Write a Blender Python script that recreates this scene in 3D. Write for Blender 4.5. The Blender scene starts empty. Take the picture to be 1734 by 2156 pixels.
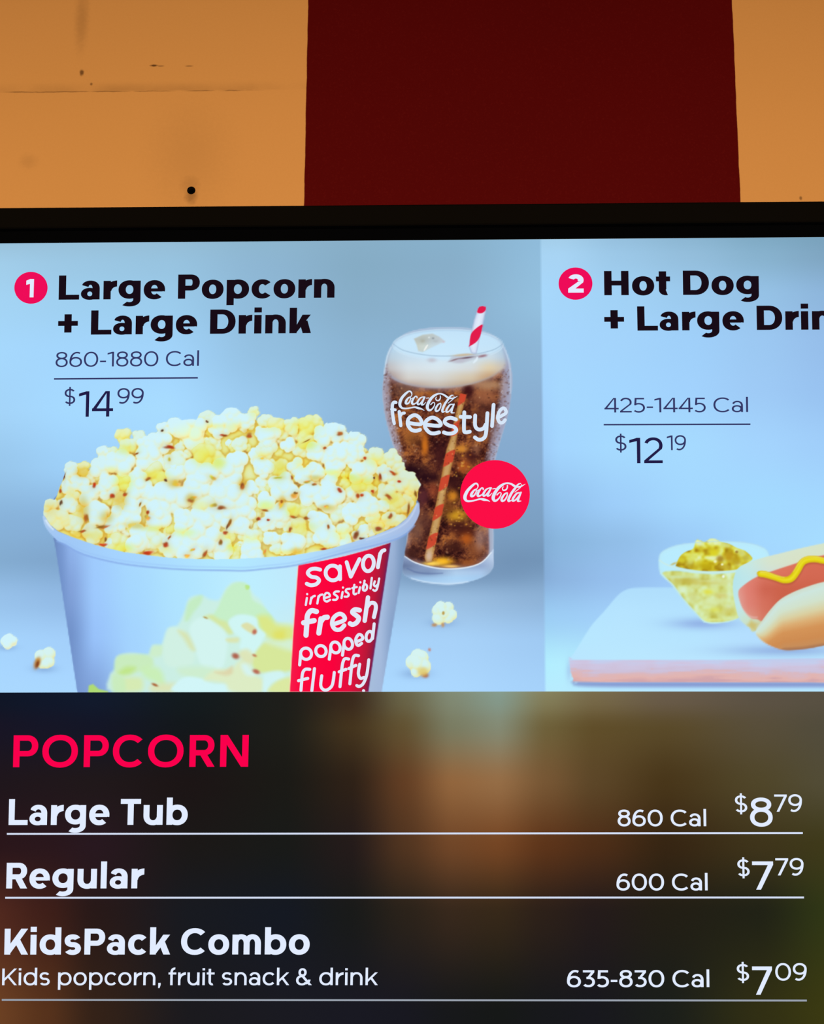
import bpy, bmesh, math, random
import numpy as np
from mathutils import Vector, Matrix, Euler

random.seed(7)
RNG = np.random.default_rng(11)
C = bpy.context.scene.collection
SC = bpy.context.scene

# ------------------------------------------------------------------ camera
W, H, F = 1734.0, 2156.0, 3300.0           # frame and focal length in pixels
S = 0.00042                                # metres per frame pixel on the display
PITCH, YAW, ROLL = math.radians(11.63), math.radians(1.19), math.radians(0.0)
TILT = math.radians(5.13)                  # the display leans forward on its bracket
CAM_POS = Vector((0.0, -F * S * math.cos(PITCH), 1.60))
cam_d = bpy.data.cameras.new('camera')
cam = bpy.data.objects.new('camera', cam_d)
C.objects.link(cam)
R = (Matrix.Rotation(YAW, 3, 'Z') @ Matrix.Rotation(math.pi / 2 + PITCH, 3, 'X') @ Matrix.Rotation(ROLL, 3, 'Z'))
cam.matrix_world = Matrix.Translation(CAM_POS) @ R.to_4x4()
cam_d.sensor_fit = 'VERTICAL'
cam_d.sensor_height = 24.0
cam_d.lens = F / H * 24.0
cam_d.clip_start = 0.01
SC.camera = cam

# ------------------------------------------------------------------ world, lamps, exposure
SC.view_settings.view_transform = 'Standard'
SC.view_settings.look = 'None'
SC.view_settings.gamma = 1.0
SC.view_settings.use_curve_mapping = False
SC.view_settings.exposure = 0.0
wd = bpy.data.worlds.new('room_light')
wd.use_nodes = True
wd.node_tree.nodes['Background'].inputs[0].default_value = (1.0, 0.78, 0.52, 1)
wd.node_tree.nodes['Background'].inputs[1].default_value = 0.16
SC.world = wd


def area(name, loc, target, size, power, col):
    l = bpy.data.lights.new(name, 'AREA')
    l.energy = power
    l.color = col
    l.size = size
    o = bpy.data.objects.new(name, l)
    o.location = loc
    o.rotation_euler = (Vector(target) - Vector(loc)).to_track_quat('-Z', 'Y').to_euler()
    C.objects.link(o)
    return o


strip = area('added_strip_light', (0.0, -0.50, 2.10), (0.0, 0.15, 2.10), 2.4, 8.4, (1.0, 0.83, 0.58))  # added unseen strip light, makes the wall brighter towards the display
strip.data.shape = 'RECTANGLE'
strip.data.size_y = 0.08
area('added_fill_light', (-0.6, -2.6, 2.3), (0.0, 0.15, 2.2), 0.8, 4.0, (1.0, 0.80, 0.52))  # added unseen fill, evens out the light on the wall


# ------------------------------------------------------------------ helpers
def lin(c):
    c = np.clip(np.asarray(c, float), 0, 1)
    return np.where(c <= 0.04045, c / 12.92, ((c + 0.055) / 1.055) ** 2.4)


def c255(r, g, b):
    return tuple(lin(np.array((r, g, b)) / 255.0))


RM = np.array(R)
CP = np.array(CAM_POS)
# display plane: passes through the middle of the picture, vertical then leaning forward by TILT
D0 = CP + RM @ np.array((0, 0, -1.0)) * (F * S)
DN = np.array((0.0, -math.cos(TILT), -math.sin(TILT)))     # faces the viewer and slightly down
DV = np.array((0.0, -math.sin(TILT), math.cos(TILT)))      # up along the display
DU = np.array((1.0, 0.0, 0.0))


def rays(px, py):
    px = np.asarray(px, float)
    py = np.asarray(py, float)
    d = np.stack([(px - W / 2) / F, -(py - H / 2) / F, -np.ones_like(px)], -1)
    return d @ RM.T


def to_uv(px, py):
    """photo position -> coordinates (metres) on the face of the display"""
    d = rays(px, py)
    t = ((D0 - CP) @ DN) / (d @ DN)
    p = CP + d * t[..., None] - D0
    return np.stack([p @ DU, p @ DV], -1)


def on_display(uv, h):
    """display coordinates + height above its face -> local coordinates of the display object"""
    uv = np.asarray(uv, float)
    return np.concatenate([uv, np.full(uv.shape[:-1] + (1,), h)], -1)


DM = Matrix((tuple(DU), tuple(DV), tuple(DN))).transposed().to_4x4()
DM.translation = Vector(D0)

LAYER = 0.00012


def srgb_mat(name, rgb, strength=1.0):
    m = bpy.data.materials.new(name)
    m.use_nodes = True
    nt = m.node_tree
    nt.nodes.clear()
    o = nt.nodes.new('ShaderNodeOutputMaterial')
    e = nt.nodes.new('ShaderNodeEmission')
    e.inputs[0].default_value = c255(*rgb) + (1,)
    e.inputs[1].default_value = strength
    nt.links.new(e.outputs[0], o.inputs[0])
    m.cycles.emission_sampling = 'NONE'
    return m


def pixel_mat():
    m = bpy.data.materials.new('screen_pixels')
    m.use_nodes = True
    nt = m.node_tree
    nt.nodes.clear()
    o = nt.nodes.new('ShaderNodeOutputMaterial')
    e = nt.nodes.new('ShaderNodeEmission')
    a = nt.nodes.new('ShaderNodeAttribute')
    a.attribute_name = 'pixel'
    nt.links.new(a.outputs['Color'], e.inputs[0])
    nt.links.new(e.outputs[0], o.inputs[0])
    m.cycles.emission_sampling = 'NONE'
    return m


def plain_mat(name, rgb, rough=0.6, spec=0.5, metal=0.0, bump=0.0, bscale=300.0):
    m = bpy.data.materials.new(name)
    m.use_nodes = True
    nt = m.node_tree
    b = nt.nodes['Principled BSDF']
    b.inputs['Base Color'].default_value = c255(*rgb) + (1,)
    b.inputs['Roughness'].default_value = rough
    b.inputs['Specular IOR Level'].default_value = spec
    b.inputs['Metallic'].default_value = metal
    if bump:
        tc = nt.nodes.new('ShaderNodeTexCoord')
        n = nt.nodes.new('ShaderNodeTexNoise')
        n.inputs['Scale'].default_value = bscale
        bp = nt.nodes.new('ShaderNodeBump')
        bp.inputs['Strength'].default_value = bump
        bp.inputs['Distance'].default_value = 0.001
        nt.links.new(tc.outputs['Object'], n.inputs['Vector'])
        nt.links.new(n.outputs['Fac'], bp.inputs['Height'])
        nt.links.new(bp.outputs[0], b.inputs['Normal'])
    return m


PIX = pixel_mat()


def link(name, me, parent=None, label=None):
    o = bpy.data.objects.new(name, me)
    C.objects.link(o)
    if parent is not None:
        o.parent = parent
    if label:
        o['label'] = label
    return o


def poly_mesh(name, polys, h, mat, parent, label=None):
    """polys: lists of photo positions, laid on the display face at height h"""
    vs, fs = [], []
    for p in polys:
        n0 = len(vs)
        vs += list(p)
        fs.append(tuple(range(n0, n0 + len(p))))
    a = np.array(vs, float)
    co = on_display(to_uv(a[:, 0], a[:, 1]), h)
    me = bpy.data.meshes.new(name)
    me.from_pydata([tuple(v) for v in co], [], fs)
    me.materials.append(mat)
    me.update()
    return link(name, me, parent, label)


# ------------------------------------------------------------------ the picture on the screen (painted as pixel colours)
X0, Y0 = -20, 490                        # canvas origin in photo pixels
CW, CH = 1950, 975
CX, CY = np.meshgrid(np.arange(CW) + X0 + 0.0, np.arange(CH) + Y0 + 0.0)
IMG = np.zeros((CH, CW, 3))


def smooth(e0, e1, x):
    t = np.clip((x - e0) / (e1 - e0), 0, 1)
    return t * t * (3 - 2 * t)


def spline(pts, closed=True, n=6):
    p = np.asarray(pts, float)
    m = len(p)
    out = []
    rng = range(m) if closed else range(m - 1)
    for i in rng:
        if closed:
            a, b, c, d = p[(i - 1) % m], p[i], p[(i + 1) % m], p[(i + 2) % m]
        else:
            a, b, c, d = p[max(i - 1, 0)], p[i], p[i + 1], p[min(i + 2, m - 1)]
        for k in range(n):
            t = k / n
            out.append(0.5 * ((2 * b) + (-a + c) * t + (2 * a - 5 * b + 4 * c - d) * t * t + (-a + 3 * b - 3 * c + d) * t ** 3))
    if not closed:
        out.append(p[-1])
    return np.array(out)


def sdist(poly, X, Y):
    """signed distance, positive inside"""
    p = np.asarray(poly, float)
    d2 = np.full(X.shape, 1e12)
    ins = np.zeros(X.shape, bool)
    for i in range(len(p)):
        ax, ay = p[i - 1][:2]
        bx, by = p[i][:2]
        ex, ey = bx - ax, by - ay
        l2 = ex * ex + ey * ey
        if l2 < 1e-9:
            continue
        t = np.clip(((X - ax) * ex + (Y - ay) * ey) / l2, 0, 1)
        d2 = np.minimum(d2, (X - ax - t * ex) ** 2 + (Y - ay - t * ey) ** 2)
        if abs(ey) > 1e-9:
            c = ((ay <= Y) != (by <= Y)) & (X < ax + (Y - ay) / ey * ex)
            ins ^= c
    d = np.sqrt(d2)
    return np.where(ins, d, -d)


def window(x0, y0, x1, y1):
    i0, i1 = max(int(y0 - Y0), 0), min(int(y1 - Y0) + 1, CH)
    j0, j1 = max(int(x0 - X0), 0), min(int(x1 - X0) + 1, CW)
    return slice(i0, max(i1, i0)), slice(j0, max(j1, j0))


def paint(poly, col, soft=1.0, alpha=1.0, inside=None):
    """col: 0-255 triple or f(X, Y, d) -> array; soft: half width of the edge; inside: a second outline that clips it"""
    p = np.asarray(poly, float)
    w = window(p[:, 0].min() - soft - 1, p[:, 1].min() - soft - 1, p[:, 0].max() + soft + 1, p[:, 1].max() + soft + 1)
    X, Y = CX[w], CY[w]
    if X.size == 0:
        return
    d = sdist(p, X, Y)
    a = smooth(-soft, soft, d) * alpha
    if inside is not None:
        a = a * smooth(-1, 1, sdist(inside, X, Y))
    c = col(X, Y, d) if callable(col) else np.array(col, float) / 255.0
    IMG[w] = IMG[w] * (1 - a[..., None]) + c * a[..., None]


def blob(cx, cy, rx, ry, col, alpha=1.0, rot=0.0, power=1.0, inside=None):
    """a soft round patch"""
    m = max(rx, ry) * 2.2
    w = window(cx - m, cy - m, cx + m, cy + m)
    X, Y = CX[w], CY[w]
    if X.size == 0:
        return
    c, s = math.cos(rot), math.sin(rot)
    u = ((X - cx) * c + (Y - cy) * s) / rx
    v = (-(X - cx) * s + (Y - cy) * c) / ry
    a = np.exp(-(u * u + v * v) ** power) * alpha
    if inside is not None:
        a = a * smooth(-1, 1, sdist(inside, X, Y))
    IMG[w] = IMG[w] * (1 - a[..., None]) + np.array(col) / 255.0 * a[..., None]


def oval(cx, cy, rx, ry, rot=0.0, n=28, wob=0.0, seed=0):
    r = np.random.default_rng(seed)
    t = np.linspace(0, 2 * math.pi, n, endpoint=False)
    k = 1 + wob * (np.sin(2 * t + r.uniform(0, 6)) * 0.5 + np.sin(3 * t + r.uniform(0, 6)) * 0.5)
    x, y = rx * k * np.cos(t), ry * k * np.sin(t)
    return np.stack([cx + x * math.cos(rot) - y * math.sin(rot), cy + x * math.sin(rot) + y * math.cos(rot)], -1)


def ribbon(pts, wid=None, closed=False, n=6):
    """outline of a stroke of varying width; pts (x, y, w) or (x, y) with wid"""
    a = np.asarray([(p[0], p[1], p[2] if len(p) > 2 else wid) for p in pts], float)
    a = spline(a, closed, n)
    t = np.gradient(a[:, :2], axis=0)
    t /= np.linalg.norm(t, axis=1)[:, None] + 1e-9
    nn = np.stack([-t[:, 1], t[:, 0]], -1)
    return np.concatenate([a[:, :2] + nn * a[:, 2:] / 2, (a[:, :2] - nn * a[:, 2:] / 2)[::-1]])


def noise(w, h, cell, seed, octaves=3):
    r = np.random.default_rng(seed)
    out = np.zeros((h, w))
    amp, tot = 1.0, 0.0
    for o in range(octaves):
        gw, gh = int(w / cell) + 3, int(h / cell) + 3
        g = r.random((gh, gw))
        y, x = np.arange(h) / cell, np.arange(w) / cell
        iy, ix = y.astype(int), x.astype(int)
        fy, fx = (y - iy), (x - ix)
        fy, fx = (fy * fy * (3 - 2 * fy))[:, None], (fx * fx * (3 - 2 * fx))[None, :]
        a = g[iy][:, ix] * (1 - fx) + g[iy][:, ix + 1] * fx
        b = g[iy + 1][:, ix] * (1 - fx) + g[iy + 1][:, ix + 1] * fx
        out += amp * (a * (1 - fy) + b * fy)
        tot += amp
        amp *= 0.55
        cell = max(cell / 2, 1.0)
    return out / tot


def grid_color(xs, ys, rows):
    """smooth interpolation of a coarse grid of 0-255 colours"""
    xs, ys, g = np.array(xs, float), np.array(ys, float), np.array(rows, float) / 255.0

    def f(X, Y, d=None):
        i = np.clip(np.searchsorted(ys, Y, 'right') - 1, 0, len(ys) - 2)
        j = np.clip(np.searchsorted(xs, X, 'right') - 1, 0, len(xs) - 2)
        v = np.clip((Y - ys[i]) / (ys[i + 1] - ys[i]), 0, 1)
        u = np.clip((X - xs[j]) / (xs[j + 1] - xs[j]), 0, 1)
        u, v = (0.5 * u + 0.5 * u * u * (3 - 2 * u))[..., None], (0.5 * v + 0.5 * v * v * (3 - 2 * v))[..., None]
        return (g[i, j] * (1 - u) + g[i, j + 1] * u) * (1 - v) + (g[i + 1, j] * (1 - u) + g[i + 1, j + 1] * u) * v
    return f


def ramp(v, stops):
    k = np.array([s[0] for s in stops])
    c = np.array([s[1] for s in stops], float) / 255.0
    return np.stack([np.interp(v, k, c[:, i]) for i in range(3)], -1)


def Z(ox, oy, s):
    """converts positions read off an enlarged view"""
    def f(*pts):
        return [(ox + p[0] / s, oy + p[1] / s) + tuple(q / s for q in p[2:]) for p in pts]
    return f


ZA = Z(80, 840, 4.1286)
ZB = Z(480, 840, 4.1286)
ZC = Z(0, 1160, 3.3346)
ZD = Z(500, 1120, 3.468)
ZE = Z(1140, 1100, 2.919)
ZG = Z(780, 630, 3.4219)
ZH = Z(1370, 1110, 4.764)
ZL = Z(600, 1130, 7.225)
ZM = Z(600, 1290, 7.225)
ZP = Z(220, 1190, 4.1286)
ZT = Z(810, 800, 6.193)
ZK = Z(960, 960, 10.51)

BOT = 1456.5          # the lower edge of the pictures

# ---- backgrounds
bg1 = grid_color([-20, 150, 350, 550, 750, 950, 1145], [505, 560, 640, 740, 860, 980, 1100, 1180, 1260, 1350, 1460], [
    [(150, 190, 216), (148, 188, 214), (146, 186, 212), (138, 178, 204), (132, 170, 196), (132, 172, 200), (140, 184, 216)],
    [(158, 202, 232), (152, 196, 226), (148, 192, 222), (138, 178, 208), (130, 168, 194), (132, 170, 198), (142, 186, 218)],
    [(160, 208, 242), (156, 204, 238), (152, 200, 234), (140, 182, 214), (132, 170, 198), (134, 172, 202), (144, 188, 220)],
    [(162, 212, 250), (160, 210, 250), (158, 208, 248), (144, 188, 222), (136, 176, 208), (134, 174, 206), (138, 178, 212)],
    [(160, 208, 246), (162, 214, 254), (164, 216, 255), (152, 198, 236), (138, 180, 216), (132, 172, 208), (134, 170, 206)],
    [(148, 194, 232), (154, 204, 246), (160, 210, 250), (150, 194, 232), (136, 176, 212), (128, 164, 200), (130, 166, 204)],
    [(132, 174, 214), (132, 174, 216), (140, 180, 220), (140, 180, 220), (130, 168, 206), (118, 154, 190), (120, 156, 192)],
    [(128, 168, 206), (124, 162, 202), (130, 168, 208), (130, 168, 208), (126, 160, 198), (122, 154, 188), (112, 146, 182)],
    [(148, 190, 232), (142, 182, 226), (150, 190, 232), (150, 190, 232), (150, 188, 226), (150, 186, 222), (138, 174, 212)],
    [(162, 208, 250), (160, 204, 248), (160, 204, 248), (160, 204, 248), (164, 208, 248), (164, 206, 246), (156, 198, 240)],
    [(166, 212, 254), (166, 212, 254), (166, 210, 252), (166, 210, 252), (168, 214, 254), (168, 212, 252), (162, 206, 248)]])
bg2 = grid_color([1137, 1180, 1300, 1450, 1600, 1740, 1950], [500, 540, 620, 720, 820, 940, 1060, 1140, 1220, 1300, 1400, 1460], [
    [(164, 206, 234), (164, 206, 234), (150, 192, 222), (140, 182, 210), (128, 170, 196), (122, 162, 188), (120, 160, 186)],
    [(168, 212, 244), (168, 212, 244), (156, 200, 232), (148, 190, 220), (136, 178, 206), (128, 166, 194), (124, 162, 190)],
    [(168, 216, 252), (166, 214, 250), (162, 210, 246), (156, 202, 238), (150, 194, 230), (142, 182, 220), (136, 176, 212)],
    [(166, 214, 254), (166, 214, 254), (164, 212, 252), (160, 208, 250), (156, 200, 242), (150, 190, 234), (144, 184, 226)],
    [(164, 212, 254), (166, 216, 255), (164, 214, 255), (162, 210, 253), (158, 202, 246), (152, 194, 240), (146, 186, 230)],
    [(158, 204, 248), (164, 214, 255), (166, 218, 255), (166, 218, 255), (164, 212, 254), (160, 206, 250), (156, 200, 244)],
    [(142, 184, 226), (148, 194, 238), (158, 206, 250), (164, 216, 255), (164, 218, 255), (164, 216, 255), (160, 212, 250)],
    [(132, 174, 214), (138, 182, 222), (146, 190, 232), (156, 204, 248), (164, 216, 255), (166, 220, 255), (160, 212, 250)],
    [(138, 178, 222), (142, 182, 226), (150, 192, 238), (160, 204, 250), (164, 212, 255), (164, 212, 255), (160, 208, 250)],
    [(156, 206, 244), (158, 206, 246), (162, 208, 250), (168, 216, 252), (170, 218, 255), (170, 218, 255), (166, 214, 250)],
    [(178, 238, 255), (180, 238, 255), (178, 230, 255), (176, 226, 255), (176, 224, 255), (176, 224, 255), (170, 218, 255)],
    [(184, 236, 255), (184, 236, 255), (184, 232, 255), (184, 230, 255), (184, 230, 255), (184, 230, 255), (180, 226, 255)]])


def seam_x(y):
    return 1137.5 + (y - 505) * (10.0 / 948)


IMG[:] = bg1(CX, CY) + np.array((4, 4, 3)) / 255
a = smooth(-1.2, 1.2, CX - seam_x(CY))[..., None]
IMG[:] = IMG * (1 - a) + bg2(CX, CY) * a

# ---- shadows of the pictured things on their table
blob(945, 1212, 130, 26, (104, 136, 172), 0.55)
blob(1080, 1190, 60, 40, (108, 140, 176), 0.35)

# ---- the pictured glass of cola
GLASS = spline(ZG((160, 322), (250, 248), (390, 212), (560, 202), (740, 214), (870, 255), (950, 325), (988, 410), (1010, 490), (1018, 600),
                  (1005, 740), (984, 850), (952, 960), (918, 1075), (893, 1180), (880, 1300), (874, 1450), (880, 1600), (886, 1700), (884, 1850), (882, 1930),
                  (830, 1990), (700, 2038), (560, 2055), (400, 2040), (290, 2012), (235, 1975), (234, 1900), (245, 1850), (262, 1700), (262, 1550), (255, 1400),
                  (238, 1270), (208, 1180), (170, 1080), (132, 955), (102, 830), (88, 710), (90, 600), (104, 480), (124, 390)), True, 4)
COLA = spline(ZG((118, 500), (150, 570), (260, 618), (420, 640), (600, 636), (760, 606), (880, 556), (960, 500), (985, 600), (975, 740), (950, 860),
                 (915, 970), (880, 1080), (855, 1190), (845, 1300), (840, 1450), (846, 1600), (852, 1700), (852, 1830), (800, 1895), (700, 1930), (560, 1942),
                 (440, 1930), (320, 1898), (246, 1852), (270, 1700), (268, 1550), (262, 1400), (246, 1270), (222, 1180), (186, 1080), (150, 955), (120, 830), (104, 710), (104, 600)), True, 4)
paint(GLASS, lambda X, Y, d: ramp(d, [(0, (176, 196, 220)), (4, (160, 176, 204)), (12, (152, 160, 186))]), 1.2)
n1, n2, n3 = noise(420, 640, 26, 3), noise(420, 640, 9, 4), noise(420, 640, 2.2, 5, 1)


def cola_col(X, Y, d):
    j, i = (X - 780).astype(int) % 420, (Y - 620).astype(int) % 640
    v = 0.62 * n1[i, j] + 0.38 * n2[i, j] + 0.18 * (n3[i, j] - 0.5)
    c = ramp(v, [(0.30, (36, 12, 16)), (0.43, (70, 30, 24)), (0.52, (104, 54, 36)), (0.60, (132, 74, 42)), (0.72, (176, 104, 50))])
    edge = smooth(15, 1, d)[..., None]
    up = smooth(950, 860, Y)[..., None]
    return c * (1 - edge * 0.6) + np.array((168, 134, 134)) / 255 * edge * 0.6 + 0 * up


paint(COLA, cola_col, 3.0)
for x, y, rx, ry, col, al in [
        (240, 660, 90, 60, (110, 78, 66), .55), (300, 1240, 120, 60, (36, 12, 22), .85), (420, 1290, 90, 40, (40, 14, 22), .8), (500, 1140, 60, 110, (62, 24, 26), .7),
        (390, 1050, 26, 80, (204, 112, 30), .8), (300, 1010, 60, 50, (130, 76, 36), .6), (820, 700, 110, 70, (152, 92, 62), .7),
        (860, 620, 120, 36, (176, 132, 98), .7), (800, 830, 90, 60, (92, 50, 38), .6), (850, 950, 90, 60, (120, 74, 60), .6), (700, 660, 34, 60, (62, 22, 24), .8),
        (560, 900, 50, 50, (84, 32, 40), .6), (420, 720, 60, 30, (148, 82, 70), .5), (440, 690, 40, 30, (168, 98, 42), .6),
        (720, 1130, 50, 60, (60, 22, 24), .7), (670, 1210, 50, 50, (176, 88, 36), .7), (760, 1080, 30, 40, (150, 96, 66), .6), (650, 1080, 50, 26, (214, 140, 50), .7),
        (600, 1330, 50, 60, (54, 20, 22), .7), (590, 1420, 40, 40, (206, 130, 36), .8), (620, 1560, 70, 46, (206, 150, 36), .85), (560, 1500, 50, 40, (122, 70, 30), .6),
        (680, 1680, 80, 60, (82, 34, 24), .8), (620, 1640, 60, 40, (62, 24, 22), .7), (690, 1730, 44, 40, (178, 88, 30), .75), (600, 1790, 60, 40, (60, 26, 22), .7),
        (760, 1800, 60, 60, (140, 78, 44), .7), (790, 1720, 40, 90, (176, 140, 130), .5), (330, 1650, 50, 110, (122, 82, 66), .7), (330, 1480, 44, 90, (94, 52, 50), .7),
        (300, 1830, 60, 40, (68, 34, 30), .7), (400, 1600, 40, 80, (92, 52, 44), .6), (450, 1380, 40, 50, (150, 70, 44), .6), (380, 1420, 40, 60, (96, 44, 50), .6),
        (520, 1890, 70, 30, (255, 190, 40), .95), (440, 1905, 60, 16, (255, 214, 90), .9), (580, 1925, 60, 10, (250, 200, 110), .8), (700, 1900, 80, 26, (150, 80, 36), .6)]:
    (px, py), = ZG((x, y))
    blob(px, py, rx / 3.2, ry / 3.2, col, min(al * 1.3, .97), inside=COLA, power=1.3)
rs = random.Random(5)
for k in range(330):                                   # bubbles and beads of water
    x, y = rs.uniform(110, 960), rs.uniform(640, 1880)
    (px, py), = ZG((x, y))
    col = rs.choice([(40, 16, 18), (40, 16, 18), (176, 116, 76), (160, 100, 60), (196, 150, 110), (120, 62, 40)])
    blob(px, py, rs.uniform(.9, 2.6), rs.uniform(.9, 2.2), col, rs.uniform(.35, .75), inside=COLA)
for k in range(60):
    x, y = rs.uniform(560, 720), rs.uniform(1000, 1640)
    (px, py), = ZG((x, y))
    blob(px, py, rs.uniform(1, 2.6), rs.uniform(.8, 2), rs.choice([(222, 156, 50), (230, 176, 80), (196, 110, 36), (70, 28, 22)]), .75, inside=COLA)
# frosted flanks
paint(ribbon(ZG((118, 470, 56), (104, 600, 66), (112, 720, 66), (130, 850, 62), (166, 980, 54), (200, 1090, 40))), (164, 156, 172), 6, .78, GLASS)
paint(ribbon(ZG((985, 450, 74), (985, 600, 84), (974, 740, 88), (950, 860, 84), (915, 970, 74), (886, 1090, 60), (868, 1180, 44))), (160, 160, 184), 9, .80, GLASS)
paint(ribbon(ZG((866, 1660, 24), (866, 1830, 24))), (176, 180, 196), 4, .6, GLASS)
for k in range(420):                                   # beads of condensation on the flanks
    t = rs.random()
    y = 470 + 700 * t
    left = rs.random() < .5
    x = np.interp(y, [470, 600, 720, 850, 980, 1170], [140, 122, 128, 148, 182, 232]) + rs.uniform(-30, 26) if left else np.interp(y, [470, 600, 740, 860, 970, 1170], [960, 958, 948, 922, 890, 852]) + rs.uniform(-34, 46)
    (px, py), = ZG((x, y))
    blob(px, py, rs.uniform(.9, 2.2), rs.uniform(.9, 2.0), rs.choice([(196, 200, 220), (104, 70, 62), (120, 86, 78), (180, 160, 164), (90, 54, 48)]), rs.uniform(.3, .7), inside=GLASS)
# foam
FOAM = spline(ZG((165, 335), (255, 262), (395, 226), (560, 216), (735, 226), (865, 265), (940, 335), (968, 420), (968, 486), (900, 545), (760, 604), (600, 634), (420, 636), (260, 612),
                 (152, 556), (118, 490), (130, 400)), True, 4)
paint(FOAM, grid_color([800, 860, 920, 990, 1030, 1080], [690, 725, 752, 775, 795, 818], [
    [(172, 208, 236)] * 6,
    [(170, 210, 240), (192, 226, 248), (196, 230, 250), (186, 224, 248), (180, 216, 242), (160, 200, 230)],
    [(180, 200, 214), (200, 222, 238), (208, 232, 248), (206, 228, 242), (204, 220, 230), (168, 190, 212)],
    [(184, 176, 176), (214, 224, 230), (216, 230, 238), (214, 220, 222), (222, 206, 174), (184, 180, 184)],
    [(150, 120, 112), (212, 210, 206), (212, 214, 212), (212, 198, 174), (196, 160, 124), (166, 156, 160)],
    [(120, 90, 80), (176, 146, 130), (196, 182, 168), (180, 150, 124), (150, 106, 78), (150, 130, 130)]]), 6)
paint(oval(942, 727, 114, 31), (202, 232, 252), 4, .75)
paint(ribbon([(px, py) for px, py in oval(942.5, 727, 116, 33)], 1.8, True), (206, 228, 244), 1.2, .75)
paint(ribbon(ZG((160, 322, 5), (240, 372, 6), (400, 405, 6), (560, 412, 6), (740, 400, 6), (880, 368, 6), (950, 325, 5))), (146, 176, 202), 1.4, .7)
paint(ribbon(ZG((150, 345, 8), (118, 420, 9), (98, 540, 8))), (206, 228, 244), 2.0, .8)
paint(ribbon(ZG((958, 345, 8), (990, 430, 10), (1006, 540, 10), (1006, 680, 8))), (196, 218, 240), 2.5, .7)
# ice cubes
ZI = Z(775, 620, 3.849)
ICE1 = ZI((370, 362), (440, 330), (520, 320), (575, 345), (622, 382), (560, 412), (500, 440), (440, 470), (405, 462), (392, 410))
paint(ICE1, grid_color([868, 890, 912, 940], [702, 716, 730, 744], [[(192, 198, 194), (196, 200, 190), (190, 196, 190), (196, 206, 210)], [(188, 190, 178), (178, 182, 172), (186, 194, 196), (200, 204, 210)], [(196, 194, 174), (206, 212, 200), (198, 214, 220), (206, 226, 238)], [(204, 208, 196), (196, 206, 200), (204, 226, 238), (204, 230, 246)]]), 2.2, .85)
for x, y, rx, ry, col, al in [(525, 358, 2.6, 2.0, (124, 134, 140), .7), (492, 352, 1.8, 1.8, (230, 240, 240), .9), (440, 380, 5, 4, (172, 172, 156), .6), (545, 382, 6, 3, (176, 186, 190), .6), (610, 388, 3, 2, (206, 180, 190), .6)]:
    (px, py), = ZI((x, y))
    blob(px, py, rx, ry, col, al)
paint(ribbon(ZI((452, 458, 9), (468, 432, 14), (482, 410, 8))), (244, 246, 240), 1.2, .9)
ICE2 = ZI((648, 545), (672, 510), (720, 492), (800, 480), (880, 490), (950, 482), (962, 508), (900, 518), (850, 530), (760, 560), (690, 556))
paint(ICE2, (184, 184, 196), 3, .6)
for x, y, rx, ry, col, al, rot in [(770, 493, 22, 2.6, (206, 186, 150), .85, -.06), (790, 517, 17, 2.0, (104, 78, 92), .9, -.14), (700, 532, 11, 1.8, (136, 104, 112), .8, -.3), (925, 502, 10, 2.6, (150, 104, 116), .8, -.2), (745, 540, 12, 4, (190, 188, 204), .7, -.2), (515, 535, 10, 5, (190, 186, 196), .7, 0)]:
    (px, py), = ZI((x, y))
    blob(px, py, rx, ry, col, al, rot, 1.3)
paint(ribbon(ZI((850, 558, 12), (876, 530, 18), (884, 508, 12))), (226, 240, 250), 1.4, .9)
# straw
STRAW_UP = ZG((768, 78), (782, 58), (806, 52), (830, 60), (828, 92), (805, 200), (780, 312), (764, 392), (742, 398), (722, 388), (705, 340), (722, 250), (745, 150))
paint(STRAW_UP, lambda X, Y, d: ramp(d, [(0, (176, 190, 220)), (4, (214, 226, 246)), (9, (224, 234, 250))]), 1.0)
for q in [((768, 100), (772, 72), (790, 50), (832, 56), (826, 84), (800, 104)), ((712, 330), (716, 270), (744, 226), (804, 186), (800, 240), (766, 306), (704, 346))]:
    paint(spline(ZG(*q), True, 4), (226, 28, 76), 1.0, 1.0, STRAW_UP)
STRAW_LOW = ZG((645, 680), (690, 690), (668, 780), (640, 880), (622, 1000), (606, 1110), (570, 1270), (538, 1420), (512, 1560), (482, 1700), (462, 1800), (440, 1895), (400, 1900), (388, 1860), (412, 1740), (444, 1600),
               (480, 1420), (512, 1260), (546, 1080), (575, 1000), (600, 880), (622, 780))
paint(STRAW_LOW, lambda X, Y, d: ramp(d, [(-1, (150, 96, 50)), (2, (186, 138, 74)), (6, (206, 166, 106))]), 1.8, .92)
for (x, y) in [(655, 715), (628, 930), (565, 1150), (524, 1330), (482, 1540), (442, 1745)]:
    paint(spline(ZG((x - 48, y + 58), (x - 44, y - 6), (x - 6, y - 46), (x + 48, y - 62), (x + 46, y - 4), (x + 6, y + 36)), True, 4), (204, 66, 44), 1.6, .92, STRAW_LOW)
for k in range(60):
    y = rs.uniform(700, 1860)
    x = 665 - (y - 700) * 0.212 + rs.uniform(-26, 30)
    (px, py), = ZG((x, y))
    blob(px, py, 1.4, 1.4, rs.choice([(120, 70, 30), (232, 190, 110), (90, 40, 30)]), .55, inside=STRAW_LOW)
(px, py), = ZG((420, 1850))
blob(px, py, 8, 12, (216, 190, 180), .7, inside=STRAW_LOW)
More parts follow.
